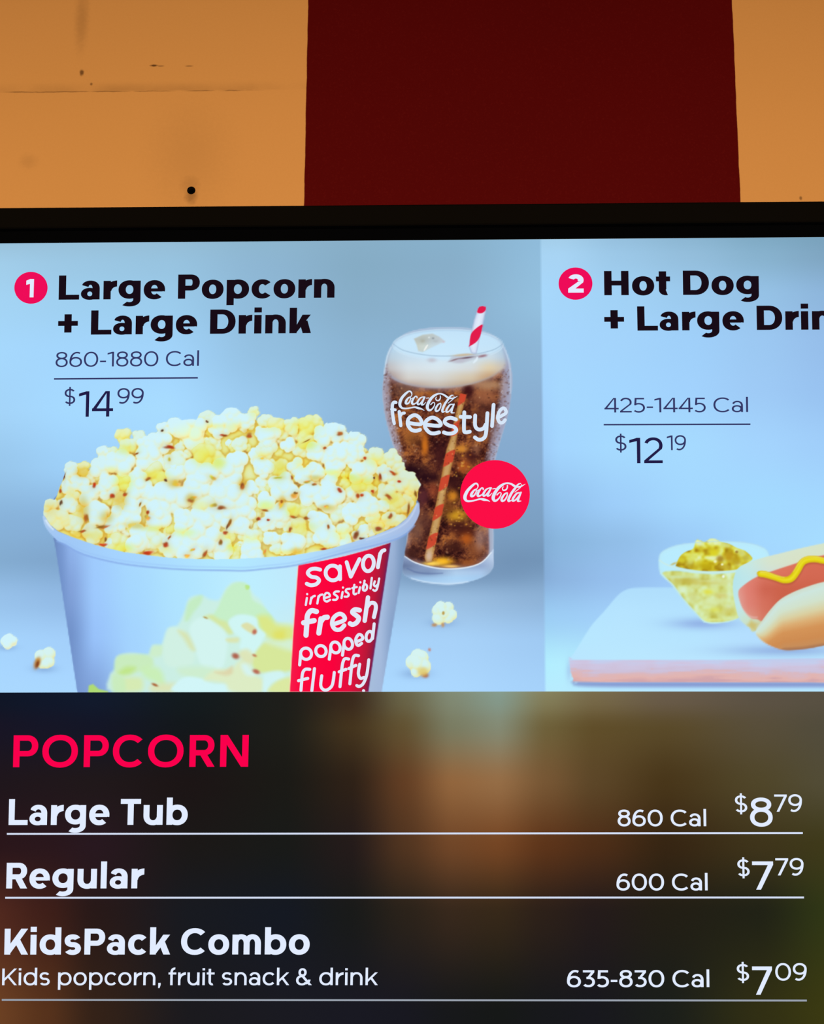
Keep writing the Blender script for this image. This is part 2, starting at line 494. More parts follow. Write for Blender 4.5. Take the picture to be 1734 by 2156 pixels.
# thick glass base
BASE = spline(ZG((246, 1852), (320, 1898), (440, 1932), (560, 1944), (700, 1932), (800, 1896), (856, 1836), (884, 1800), (884, 1850), (882, 1930), (830, 1990), (700, 2038), (560, 2055), (400, 2040), (290, 2012), (235, 1975), (234, 1900)), True, 5)
paint(BASE, grid_color([848, 900, 960, 1010, 1040], [1172, 1192, 1206, 1218, 1232], [
    [(140, 160, 196), (150, 170, 206), (170, 196, 226), (170, 190, 220), (190, 210, 236)],
    [(104, 122, 160), (140, 160, 196), (150, 176, 210), (150, 172, 208), (168, 190, 220)],
    [(132, 156, 190), (124, 146, 184), (176, 206, 236), (170, 200, 234), (150, 176, 206)],
    [(150, 184, 222), (160, 196, 232), (172, 212, 246), (166, 204, 240), (150, 180, 212)],
    [(164, 204, 240), (176, 212, 244), (186, 216, 246), (180, 212, 244), (160, 194, 228)]]), 1.4)
paint(ribbon(ZG((244, 1852, 6), (320, 1898, 9), (440, 1932, 10), (560, 1944, 9), (700, 1932, 10), (800, 1896, 9), (870, 1824, 8))), (226, 236, 246), 1.2, .95)
paint(ribbon(ZG((262, 1940, 8), (330, 1968, 10), (420, 1978, 8), (520, 1975, 5))), (92, 112, 160), 2.2, .7)
paint(ribbon(ZG((290, 2010, 8), (400, 2038, 10), (560, 2052, 10), (700, 2036, 8))), (206, 228, 248), 2.0, .8)

# ---- the pictured popcorn tub
TUB = spline([(118.5, 1150)], True, 1)
TUB = np.array([(91.5, 1092), (99, 1112), (113, 1130), (118.5, 1160), (141, 1310), (163.5, BOT + 2), (802.8, BOT + 2), (825.8, 1321.8), (846, 1200.7), (857.6, 1120), (872, 1098), (882, 1074), (883, 1060), (870, 1044), (820, 1010),
                (500, 960), (160, 1000), (96, 1070)])
tub_col = grid_color([112, 126, 150, 200, 280, 380, 520, 640, 800, 826, 846, 862], [1140, 1240, 1340, 1458], [
    [(100, 130, 186), (112, 146, 206), (138, 176, 236), (154, 200, 254), (164, 214, 255), (172, 226, 255), (182, 232, 255), (184, 226, 250), (168, 196, 236), (150, 176, 216), (120, 150, 192), (104, 136, 180)],
    [(100, 130, 186), (106, 140, 200), (124, 158, 218), (152, 198, 254), (160, 212, 255), (170, 224, 255), (184, 234, 255), (186, 230, 252), (166, 190, 228), (140, 166, 206), (116, 146, 190), (104, 136, 180)],
    [(120, 150, 200), (110, 144, 200), (108, 142, 202), (146, 190, 250), (158, 208, 255), (170, 222, 255), (190, 236, 252), (196, 232, 240), (160, 184, 222), (126, 156, 200), (112, 146, 190), (104, 136, 180)],
    [(130, 160, 210), (120, 152, 206), (112, 146, 206), (122, 158, 218), (158, 206, 255), (174, 226, 252), (196, 236, 248), (200, 232, 232), (156, 180, 218), (130, 158, 200), (104, 138, 184), (104, 136, 180)]])
paint(TUB, lambda X, Y, d: np.minimum(tub_col(X, Y) + np.array((6, 4, 0)) / 255, 1), 1.0)

# printed popcorn on the tub: soft pale green, cream and yellow shapes
PRINT = spline(ZP((50, 960), (95, 900), (110, 800), (230, 765), (380, 780), (420, 700), (500, 690), (560, 560), (640, 520), (700, 400), (740, 290), (840, 265), (920, 300), (1000, 300), (1060, 200), (1130, 150), (1230, 165),
                  (1300, 260), (1360, 310), (1430, 430), (1500, 500), (1650, 520), (1650, 800), (1650, 1102), (1100, 1102), (600, 1102), (70, 1102)), True, 4)
paint(PRINT, (200, 238, 226), 6, .9, TUB)
for pts, col, soft, al in [
        (((95, 940), (110, 800), (230, 775), (400, 790), (420, 880), (300, 930), (180, 960)), (196, 234, 178), 5, .95),
        (((130, 930), (190, 885), (270, 890), (230, 940), (160, 955)), (184, 226, 108), 7, .9),
        (((395, 770), (430, 700), (515, 705), (500, 780), (430, 800)), (202, 236, 190), 5, .8),
        (((700, 470), (730, 330), (800, 275), (850, 270), (840, 330), (770, 420), (730, 480)), (188, 234, 180), 5, .85),
        (((920, 470), (980, 380), (1060, 220), (1140, 155), (1240, 170), (1290, 300), (1380, 360), (1470, 480), (1440, 560), (1350, 560), (1300, 480), (1180, 430), (1100, 460), (1060, 520), (960, 500)), (192, 238, 194), 4, 1),
        (((1225, 175), (1260, 180), (1255, 210), (1230, 210)), (178, 228, 110), 2, .9),
        (((865, 455), (930, 430), (1000, 470), (1070, 500), (1120, 580), (1080, 600), (1000, 540), (930, 490)), (212, 226, 140), 5, .9),
        (((1330, 450), (1420, 440), (1500, 510), (1640, 540), (1640, 650), (1480, 650), (1400, 610), (1350, 540)), (220, 228, 108), 8, .95),
        (((1480, 580), (1560, 570), (1570, 640), (1540, 660), (1480, 640)), (226, 218, 60), 8, .8),
        (((540, 570), (620, 540), (720, 600), (780, 740), (760, 860), (560, 880), (510, 760)), (206, 240, 228), 5, .95),
        (((740, 560), (800, 470), (880, 460), (960, 500), (1060, 600), (1060, 780), (1010, 900), (860, 880), (790, 740)), (208, 244, 244), 5, 1),
        (((640, 570), (700, 580), (740, 620), (790, 735), (750, 730), (690, 640)), (214, 222, 160), 6, .9),
        (((330, 900), (430, 880), (500, 930), (520, 1040), (420, 1010), (340, 960)), (196, 238, 166), 8, .9),
        (((640, 900), (800, 880), (960, 900), (900, 990), (700, 970)), (202, 236, 200), 8, .9),
        (((140, 990), (250, 970), (330, 990), (320, 1090), (150, 1095)), (214, 232, 160), 8, .9),
        (((70, 960), (140, 960), (180, 1000), (180, 1100), (80, 1100)), (196, 234, 176), 6, .9),
        (((420, 1040), (620, 1030), (620, 1102), (420, 1102)), (224, 222, 160), 8, .8),
        (((610, 1102), (640, 1010), (720, 970), (840, 985), (950, 1030), (1060, 1030), (1110, 1102)), (206, 246, 254), 4, 1),
        (((870, 990), (960, 910), (1100, 900), (1180, 830), (1260, 860), (1300, 950), (1380, 1000), (1360, 1102), (1110, 1102), (1050, 1030), (950, 1010)), (222, 234, 186), 6, .95),
        (((960, 930), (1040, 920), (1110, 880), (1110, 940), (1050, 960)), (222, 200, 150), 5, .8),
        (((1080, 500), (1130, 450), (1220, 430), (1320, 460), (1340, 540), (1400, 600), (1370, 660), (1330, 760), (1290, 790), (1180, 730), (1190, 640), (1130, 590)), (204, 246, 250), 4, 1),
        (((1190, 530), (1240, 500), (1310, 540), (1320, 590), (1270, 590)), (222, 216, 150), 3, .95),
        (((1060, 640), (1160, 630), (1160, 670), (1080, 670)), (222, 222, 150), 4, .8),
        (((1290, 800), (1360, 700), (1440, 660), (1640, 700), (1640, 900), (1480, 930), (1340, 930), (1290, 880)), (214, 228, 130), 5, .95),
        (((1410, 670), (1520, 660), (1630, 660), (1630, 740), (1540, 720)), (210, 240, 214), 8, .9),
        (((1170, 760), (1240, 730), (1300, 790), (1270, 860), (1200, 830)), (226, 222, 160), 6, .8),
        (((1190, 870), (1240, 860), (1290, 930), (1300, 960), (1230, 950)), (210, 244, 250), 6, .9),
        (((1380, 1000), (1400, 940), (1530, 920), (1560, 980), (1450, 1030), (1430, 1102), (1380, 1102)), (206, 244, 250), 5, .95),
        (((1430, 1102), (1460, 1040), (1540, 990), (1640, 980), (1640, 1102)), (220, 230, 140), 5, .95)]:
    paint(spline(ZP(*pts), True, 4), col, soft * 1.2, al, TUB)
paint(PRINT, (222, 244, 226), 6, .22, TUB)
for x, y, rx, ry, col in [(1140, 790, 34, 26, (172, 92, 70)), (1305, 580, 20, 24, (190, 104, 84)), (1320, 925, 34, 20, (184, 100, 80)), (440, 1040, 30, 12, (170, 96, 50)), (880, 457, 22, 8, (180, 150, 80)), (1305, 785, 22, 12, (196, 130, 90))]:
    (px, py), = ZP((x, y))
    blob(px, py, rx / 4.1, ry / 4.1, col, .95, 0.4, 1.6)
paint(ZC((620, 995), (625, 945), (655, 935), (695, 970), (760, 985), (760, 995)), (178, 222, 110), 2.5, .95, TUB)

# red label on the tub
LABEL = np.array([(628.3, 1190.3), (680, 1181), (725, 1171.5), (775, 1158), (822.4, 1143), (808, 1240), (792, 1345), (775.4, BOT), (610.4, BOT), (618, 1330)])
paint(LABEL + np.array((-1.6, 0)), (252, 226, 190), 1.0, .8)


def label_col(X, Y, d):
    xl = np.interp(Y, [1143, 1190, BOT], [635, 628.3, 610.4])
    xr = np.interp(Y, [1143, 1240, 1345, BOT], [822.4, 808, 792, 775.4])
    return ramp((X - xl) / (xr - xl), [(0, (246, 26, 74)), (.15, (252, 8, 62)), (.5, (250, 2, 60)), (.75, (226, 16, 62)), (.9, (188, 24, 56)), (.97, (150, 26, 62)), (1, (108, 30, 90))])


paint(LABEL, label_col, 1.0)

# rim of the tub: the lower line, then the rolled lip
RIM_LOW = [(98, 1112), (120, 1137)] + ZA((240, 1260), (400, 1345), (700, 1420), (1000, 1457), (1300, 1477), (1650, 1484)) + ZB((150, 1486), (300, 1472), (600, 1436), (1000, 1332), (1400, 1232), (1540, 1170), (1620, 1090), (1662, 1000))
RIM_UP = ZB((1640, 905), (1600, 975), (1550, 1040), (1470, 1105), (1280, 1185), (1000, 1272), (850, 1312), (560, 1362), (320, 1378), (80, 1392)) + ZA((1550, 1396), (1300, 1390), (1100, 1377), (900, 1352), (750, 1332), (540, 1282), (430, 1247), (300, 1202), (180, 1152), (110, 1095), (62, 1018))
RIM = spline(list(RIM_LOW) + [(883, 1070), (882, 1062)] + list(RIM_UP) + [(91, 1090)], True, 3)
line = spline(RIM_LOW[1:-1], False, 4)
paint(ribbon([(p[0], p[1] + 1.5) for p in line], 4.5, False, 1), (136, 172, 232), 2.0, .75)
paint(RIM, grid_color([90, 130, 250, 480, 620, 780, 890], [1000, 1100, 1160, 1220], [
    [(176, 206, 240), (164, 202, 246), (166, 210, 255), (182, 234, 255), (184, 230, 255), (184, 212, 246), (176, 194, 230)],
    [(176, 206, 240), (164, 202, 246), (166, 210, 255), (182, 234, 255), (184, 230, 255), (184, 212, 246), (166, 184, 222)],
    [(150, 186, 236), (158, 198, 246), (166, 212, 255), (180, 234, 255), (180, 226, 255), (166, 196, 236), (150, 174, 216)],
    [(150, 186, 236), (150, 190, 242), (162, 208, 255), (178, 232, 255), (176, 222, 255), (160, 190, 230), (150, 174, 216)]]), 1.2)
paint(ribbon([(p[0], p[1] - 4.5) for p in line], 3.0, False, 1), (150, 190, 244), 2.2, .35, RIM)
paint(ribbon(ZB((1640, 915, 14), (1600, 1010, 14), (1530, 1090, 12), (1400, 1160, 10), (1200, 1230, 8))), (206, 222, 246), 2.2, .6, RIM)
paint(ribbon(ZA((75, 1050, 26), (100, 1095, 22), (140, 1140, 12))), (222, 236, 250), 2.0, .8, RIM)

# ---- the pictured popcorn: kernels made of rounded lobes
PILE = ZA((50, 1012), (58, 930), (68, 882), (112, 868), (152, 880), (176, 828), (192, 772), (216, 720), (240, 645), (256, 592), (290, 568), (332, 590), (392, 544), (432, 568), (480, 540), (496, 505), (540, 448), (600, 430),
          (652, 440), (690, 400), (694, 330), (714, 280), (772, 260), (830, 300), (900, 284), (1000, 278), (1050, 248), (1100, 224), (1138, 232), (1154, 194), (1200, 188), (1242, 218), (1330, 208), (1400, 214), (1430, 150), (1480, 128), (1532, 158), (1600, 166), (1650, 112)) \
    + ZB((30, 104), (66, 112), (100, 145), (158, 148), (172, 100), (240, 80), (272, 132), (302, 178), (342, 150), (382, 190), (480, 202), (560, 212), (582, 180), (622, 160), (682, 174), (752, 154), (792, 190), (832, 210), (842, 250), (922, 236), (1002, 260),
         (1046, 290), (1052, 320), (1122, 316), (1172, 342), (1202, 400), (1226, 448), (1282, 450), (1362, 470), (1394, 478), (1432, 456), (1470, 490), (1502, 550), (1512, 628), (1562, 630), (1622, 660), (1652, 708), (1678, 748), (1652, 792), (1650, 860), (1632, 900)) + list(RIM_UP)
PILE = np.array(PILE)
TONES = {'w': 0.0, 'c': 0.35, 'y': 0.8, 'a': 1.0}
KA = [(740, 320, 60, 'y'), (780, 420, 70, 'c'), (880, 330, 55, 'c'), (950, 400, 70, 'w'), (1090, 260, 55, 'w'), (1190, 250, 70, 'w'), (1060, 380, 90, 'w'), (1340, 280, 130, 'w'), (1480, 180, 70, 'c'), (1680, 170, 90, 'w'), (1580, 250, 90, 'w'),
      (570, 470, 55, 'w'), (650, 470, 50, 'c'), (290, 620, 55, 'w'), (390, 610, 60, 'a'), (560, 590, 90, 'w'), (720, 560, 110, 'w'), (990, 510, 110, 'w'), (1180, 560, 80, 'c'), (1440, 480, 100, 'y'), (1560, 540, 80, 'y'), (1020, 650, 90, 'y'),
      (1200, 640, 80, 'w'), (870, 670, 70, 'w'), (1420, 650, 110, 'w'), (1650, 620, 110, 'w'), (370, 740, 70, 'w'), (260, 770, 55, 'w'), (600, 740, 80, 'w'), (760, 720, 70, 'y'), (460, 830, 90, 'w'), (610, 800, 80, 'w'), (300, 860, 60, 'c'),
      (110, 920, 55, 'c'), (280, 930, 70, 'w'), (370, 970, 60, 'y'), (520, 1000, 100, 'w'), (600, 1030, 60, 'a'), (900, 780, 100, 'w'), (1170, 850, 130, 'w'), (1010, 900, 90, 'w'), (840, 920, 80, 'w'), (720, 900, 70, 'y'), (1400, 760, 110, 'w'),
      (1600, 800, 110, 'w'), (1650, 860, 90, 'w'), (1450, 920, 90, 'c'), (800, 1020, 90, 'w'), (700, 1010, 70, 'w'), (190, 1040, 80, 'c'), (320, 1080, 80, 'c'), (1060, 1000, 110, 'w'), (1270, 1060, 90, 'w'), (1480, 1040, 120, 'w'), (1640, 1000, 100, 'w'),
      (640, 1100, 60, 'w'), (710, 1110, 50, 'w'), (820, 1110, 60, 'a'), (480, 1180, 80, 'c'), (900, 1220, 110, 'w'), (1020, 1220, 90, 'c'), (700, 1270, 80, 'y'), (640, 1250, 50, 'w'), (1270, 1280, 120, 'w'), (1420, 1220, 140, 'w'), (1600, 1290, 100, 'w'),
      (1640, 1200, 60, 'y'), (1130, 1280, 80, 'w')]
KB = [(50, 180, 80, 'w'), (170, 190, 70, 'w'), (220, 110, 45, 'c'), (330, 190, 60, 'c'), (420, 240, 80, 'y'), (550, 240, 60, 'c'), (680, 230, 80, 'y'), (770, 210, 60, 'y'), (680, 370, 70, 'y'), (820, 320, 80, 'w'), (930, 280, 80, 'w'), (1000, 330, 60, 'w'),
      (1120, 380, 80, 'w'), (980, 480, 90, 'w'), (760, 470, 80, 'w'), (350, 330, 90, 'w'), (330, 450, 80, 'c'), (100, 400, 70, 'c'), (230, 490, 50, 'w'), (60, 560, 100, 'w'), (310, 600, 80, 'w'), (450, 600, 70, 'y'), (590, 590, 60, 'w'), (530, 410, 60, 'w'),
      (640, 670, 70, 'w'), (760, 630, 80, 'w'), (930, 600, 80, 'w'), (900, 520, 80, 'w'), (1100, 500, 80, 'w'), (1270, 520, 80, 'c'), (1430, 520, 70, 'c'), (1170, 640, 100, 'w'), (1350, 640, 60, 'w'), (1480, 600, 60, 'c'), (1560, 740, 90, 'c'), (1430, 700, 60, 'c'),
      (1640, 740, 50, 'w'), (1180, 770, 80, 'y'), (1400, 830, 70, 'c'), (480, 760, 110, 'w'), (200, 780, 60, 'w'), (700, 820, 90, 'w'), (870, 850, 110, 'w'), (880, 730, 60, 'w'), (330, 900, 70, 'w'), (60, 860, 120, 'w'), (560, 960, 60, 'y'), (150, 960, 90, 'w'),
      (430, 1010, 90, 'w'), (700, 960, 60, 'y'), (790, 1060, 90, 'w'), (1080, 1000, 80, 'w'), (1220, 920, 90, 'w'), (1350, 930, 50, 'w'), (1260, 1040, 50, 'c'), (1480, 920, 80, 'y'), (1550, 900, 60, 'c'), (950, 1000, 70, 'c'), (1180, 1140, 50, 'w'), (100, 1090, 100, 'w'),
      (350, 1080, 70, 'w'), (620, 1120, 70, 'y'), (850, 1190, 100, 'w'), (1000, 1150, 60, 'c'), (370, 1210, 60, 'w'), (200, 1200, 70, 'c'), (560, 1250, 100, 'w'), (200, 1320, 100, 'w'), (420, 1300, 50, 'c'), (1020, 1230, 50, 'w'), (1400, 1040, 60, 'c'), (1480, 1060, 60, 'c'),
      (1310, 1120, 50, 'a')]
kern = [ZA((x, y))[0] + (r / 4.1286, TONES[t]) for x, y, r, t in KA] + [ZB((x, y))[0] + (r / 4.1286, TONES[t]) for x, y, r, t in KB]
rs = random.Random(21)
hand = len(kern)
fill = []
while len(fill) < 330:                                     # smaller ones between them
    x, y = rs.uniform(95, 885), rs.uniform(865, 1185)
    if sdist(PILE, np.array([x]), np.array([y]))[0] > (18 if y < 1000 else 6):
        fill.append((x, y, rs.uniform(9, 19), rs.choice([.0, .1, .3, .5, .8, 1.0])))
PW = window(60, 840, 920, 1230)
PX, PY = CX[PW], CY[PW]
HT = np.full(PX.shape, -40.0)
IDM = np.full(PX.shape, -1)
TON = np.full(PX.shape, .9)
NXM, NYM = np.zeros(PX.shape), np.zeros(PX.shape)


def add_kernel(k, x, y, r, tone, base, rr):
    el, ea = rr.uniform(.78, 1.0), rr.uniform(0, 3.14)
    ce, se = math.cos(ea), math.sin(ea)

    def put(a, b):
        b *= el
        return x + a * ce - b * se, y + a * se + b * ce
    lobes = [(x, y, r * .72, 0.0)]
    n = rr.randint(4, 6)
    a0 = rr.uniform(0, 6.28)
    for i in range(n):
        an = a0 + i * 6.283 / n + rr.uniform(-.5, .5)
        d = r * rr.uniform(.38, .66)
        lx, ly = put(d * math.cos(an), d * math.sin(an))
        lobes.append((lx, ly, r * rr.uniform(.38, .60), r * rr.uniform(.0, .30)))
    for i in range(rr.randint(1, 3)):
        an, d = rr.uniform(0, 6.28), r * rr.uniform(0, .45)
        lx, ly = put(d * math.cos(an), d * math.sin(an))
        lobes.append((lx, ly, r * rr.uniform(.28, .46), r * rr.uniform(.30, .50)))
    for lx, ly, lr, lz in lobes:
        i0, i1 = max(int(ly - lr - PY[0, 0]), 0), int(ly + lr - PY[0, 0]) + 2
        j0, j1 = max(int(lx - lr - PX[0, 0]), 0), int(lx + lr - PX[0, 0]) + 2
        sx, sy = PX[i0:i1, j0:j1] - lx, PY[i0:i1, j0:j1] - ly
        d2 = sx * sx + sy * sy
        q = np.sqrt(np.maximum(lr * lr - d2, 0)) * .62
        h = np.where(d2 < lr * lr, base + lz + q, -99)
        sub = HT[i0:i1, j0:j1]
        m = h > sub
        sub[m] = h[m]
        IDM[i0:i1, j0:j1][m] = k
        TON[i0:i1, j0:j1][m] = tone
        NXM[i0:i1, j0:j1][m] = (sx / lr)[m]
        NYM[i0:i1, j0:j1][m] = (sy / lr)[m]


for k, (x, y, r, t) in enumerate(fill):
    add_kernel(1000 + k, x, y, r, t, (y - 860) * .05 - 15 + rs.uniform(-5, 3), rs)
for k, (x, y, r, t) in enumerate(kern):
    add_kernel(k, x, y, r * 1.22, t, (y - 860) * .05 + (2 if t == 0 else (0 if t < .5 else -3)) + rs.uniform(-3, 3), rs)


def blur(a, r):
    for ax in (0, 1):
        for _ in range(2):
            p = np.pad(a, [(r + 1, r) if i == ax else (0, 0) for i in (0, 1)], mode='edge')
            c = np.cumsum(p, axis=ax)
            n = 2 * r + 1
            a = (np.take(c, range(n, c.shape[ax]), ax) - np.take(c, range(0, c.shape[ax] - n), ax)) / n
    return a


def popcorn_shade(ht, ton, nx, ny, X, Y):
    ht2 = np.maximum(ht, -24)
    deep = np.clip((blur(ht2, 9) - ht2) / 14.0, -1, 1.2)
    near = np.clip((blur(ht2, 3) - ht2) / 5.0, -.6, 1)
    nz = np.sqrt(np.clip(1 - nx * nx - ny * ny, 0, 1))
    lam = -.24 * nx - .52 * ny + .80 * nz
    sh = .30 + .62 * blur(lam, 1) - .40 * np.maximum(deep, 0) + .10 * np.maximum(-deep, 0) - .20 * np.maximum(near, 0)
    sh = blur(sh, 1)
    white = ramp(sh, [(-.20, (172, 118, 56)), (.0, (210, 176, 100)), (.18, (228, 216, 152)), (.36, (230, 236, 198)), (.54, (220, 243, 226)), (.80, (210, 244, 252))])
    yell = ramp(sh, [(-.20, (150, 96, 34)), (.05, (206, 164, 60)), (.26, (222, 204, 76)), (.50, (230, 226, 116)), (.85, (232, 240, 180))])
    t = ton[..., None]
    return white * (1 - t) + yell * t


PILE_ID, PILE_ORG = IDM.copy(), (PX[0, 0], PY[0, 0])
pc = popcorn_shade(HT, TON * .86, NXM, NYM, PX, PY)
# the pile is whiter in the middle and warmer at both ends
warm = np.clip(np.maximum((260 - PX) / 170, (PX - 730) / 130), 0, 1)[..., None]
pc = pc * (1 - warm * .4) + pc * np.array((1.0, .93, .80)) * warm * .4
core = np.exp(-(((PX - 470) / 250) ** 2 + ((PY - 1080) / 110) ** 2))[..., None] * .22
pc = pc * (1 - core) + np.array((206, 240, 250)) / 255 * core
psd = sdist(PILE, PX, PY)
pile_mask = np.where(PY < 1000, ((HT > -39) & (psd > -7)) | (psd > 13), psd > 0)
PILE_FIELD = (blur(pile_mask.astype(float), 1) - .5) * 3.0
ma = smooth(-.9, .9, PILE_FIELD)
IMG[PW] = IMG[PW] * (1 - ma[..., None]) + pc * ma[..., None]


def tint(cx, cy, rx, ry, col, alpha=.62, rot=0.0):  # yellow and amber patches multiplied over the heap
    """soft yellow to amber tint: keeps the light and shade below"""
    m = max(rx, ry) * 2.2
    w = window(cx - m, cy - m, cx + m, cy + m)
    X, Y = CX[w], CY[w]
    c, s_ = math.cos(rot), math.sin(rot)
    u, v = ((X - cx) * c + (Y - cy) * s_) / rx, (-(X - cx) * s_ + (Y - cy) * c) / ry
    q = (X - PX[0, 0]).astype(int), (Y - PY[0, 0]).astype(int)
    a = np.exp(-(u * u + v * v) ** 1.3) * alpha * ma[np.clip(q[1], 0, ma.shape[0] - 1), np.clip(q[0], 0, ma.shape[1] - 1)]
    lit = np.clip(IMG[w] * np.array(col) / 255.0 * 1.12, 0, 1)
    IMG[w] = IMG[w] * (1 - a[..., None]) + lit * a[..., None]


YE, GO, CR = (240, 220, 66), (226, 176, 60), (246, 226, 150)
for zz, lst in ((ZA, [(1440, 490, 95, 80, YE), (745, 730, 75, 75, (238, 226, 84)), (1030, 670, 100, 44, YE), (395, 950, 46, 95, GO), (600, 1030, 55, 50, GO), (780, 440, 90, 46, (238, 220, 100)), (390, 640, 55, 44, GO), (720, 880, 60, 75, GO), (1570, 560, 60, 50, YE), (860, 1100, 90, 30, GO),
                      (740, 1300, 90, 40, YE), (1280, 1165, 90, 34, (240, 230, 130)), (1050, 1130, 130, 26, (238, 222, 110)), (1190, 735, 55, 34, GO), (1330, 875, 40, 44, GO), (520, 1190, 130, 44, (240, 214, 120)), (1690, 1290, 46, 40, YE), (640, 620, 40, 30, CR), (1340, 300, 150, 70, (250, 236, 180)), (740, 330, 50, 50, CR), (190, 1060, 90, 60, (250, 226, 170)),
                      (110, 960, 60, 60, (240, 210, 140)), (300, 830, 60, 50, (246, 220, 150)), (1560, 240, 90, 24, CR), (330, 1190, 120, 34, (236, 206, 120)), (1110, 1310, 70, 40, CR), (1640, 1200, 60, 40, (246, 226, 130)), (1420, 930, 60, 40, CR)]),
                (ZB, [(690, 400, 80, 44, YE), (670, 250, 110, 80, (240, 228, 120)), (450, 610, 56, 90, (232, 206, 66)), (1160, 735, 140, 56, (238, 216, 66)), (1020, 680, 90, 30, YE), (1430, 870, 70, 60, (236, 214, 80)), (330, 930, 70, 40, (240, 230, 100)), (570, 975, 64, 50, YE), (640, 1115, 120, 46, (240, 218, 100)),
                      (820, 1290, 90, 30, (240, 216, 110)), (600, 1325, 56, 30, GO), (430, 250, 140, 40, CR), (1280, 540, 80, 50, (246, 226, 130)), (1550, 970, 44, 100, (240, 206, 136)), (60, 250, 60, 50, CR), (180, 290, 40, 24, GO), (300, 500, 60, 40, CR), (640, 560, 70, 60, CR), (760, 690, 60, 24, GO), (130, 740, 40, 50, GO), (470, 900, 30, 50, GO), (1300, 1050, 90, 60, CR),
                      (1000, 1180, 90, 50, (246, 230, 150)), (1420, 1100, 100, 40, (240, 214, 140)), (860, 950, 70, 26, GO), (1580, 800, 50, 70, (246, 226, 160)), (230, 130, 50, 40, CR), (900, 640, 80, 24, (244, 230, 120)), (200, 1220, 110, 30, (246, 232, 160)), (500, 1340, 140, 24, (244, 228, 140))])):
    for x, y, rx, ry, col in lst:
        (px, py), = zz((x, y))
        tint(px, py, rx / 4.1286 * 1.1, ry / 4.1286 * 1.1, col)
RED, BRN, AMB, DRK = (176, 62, 26), (160, 88, 36), (214, 172, 62), (96, 56, 40)
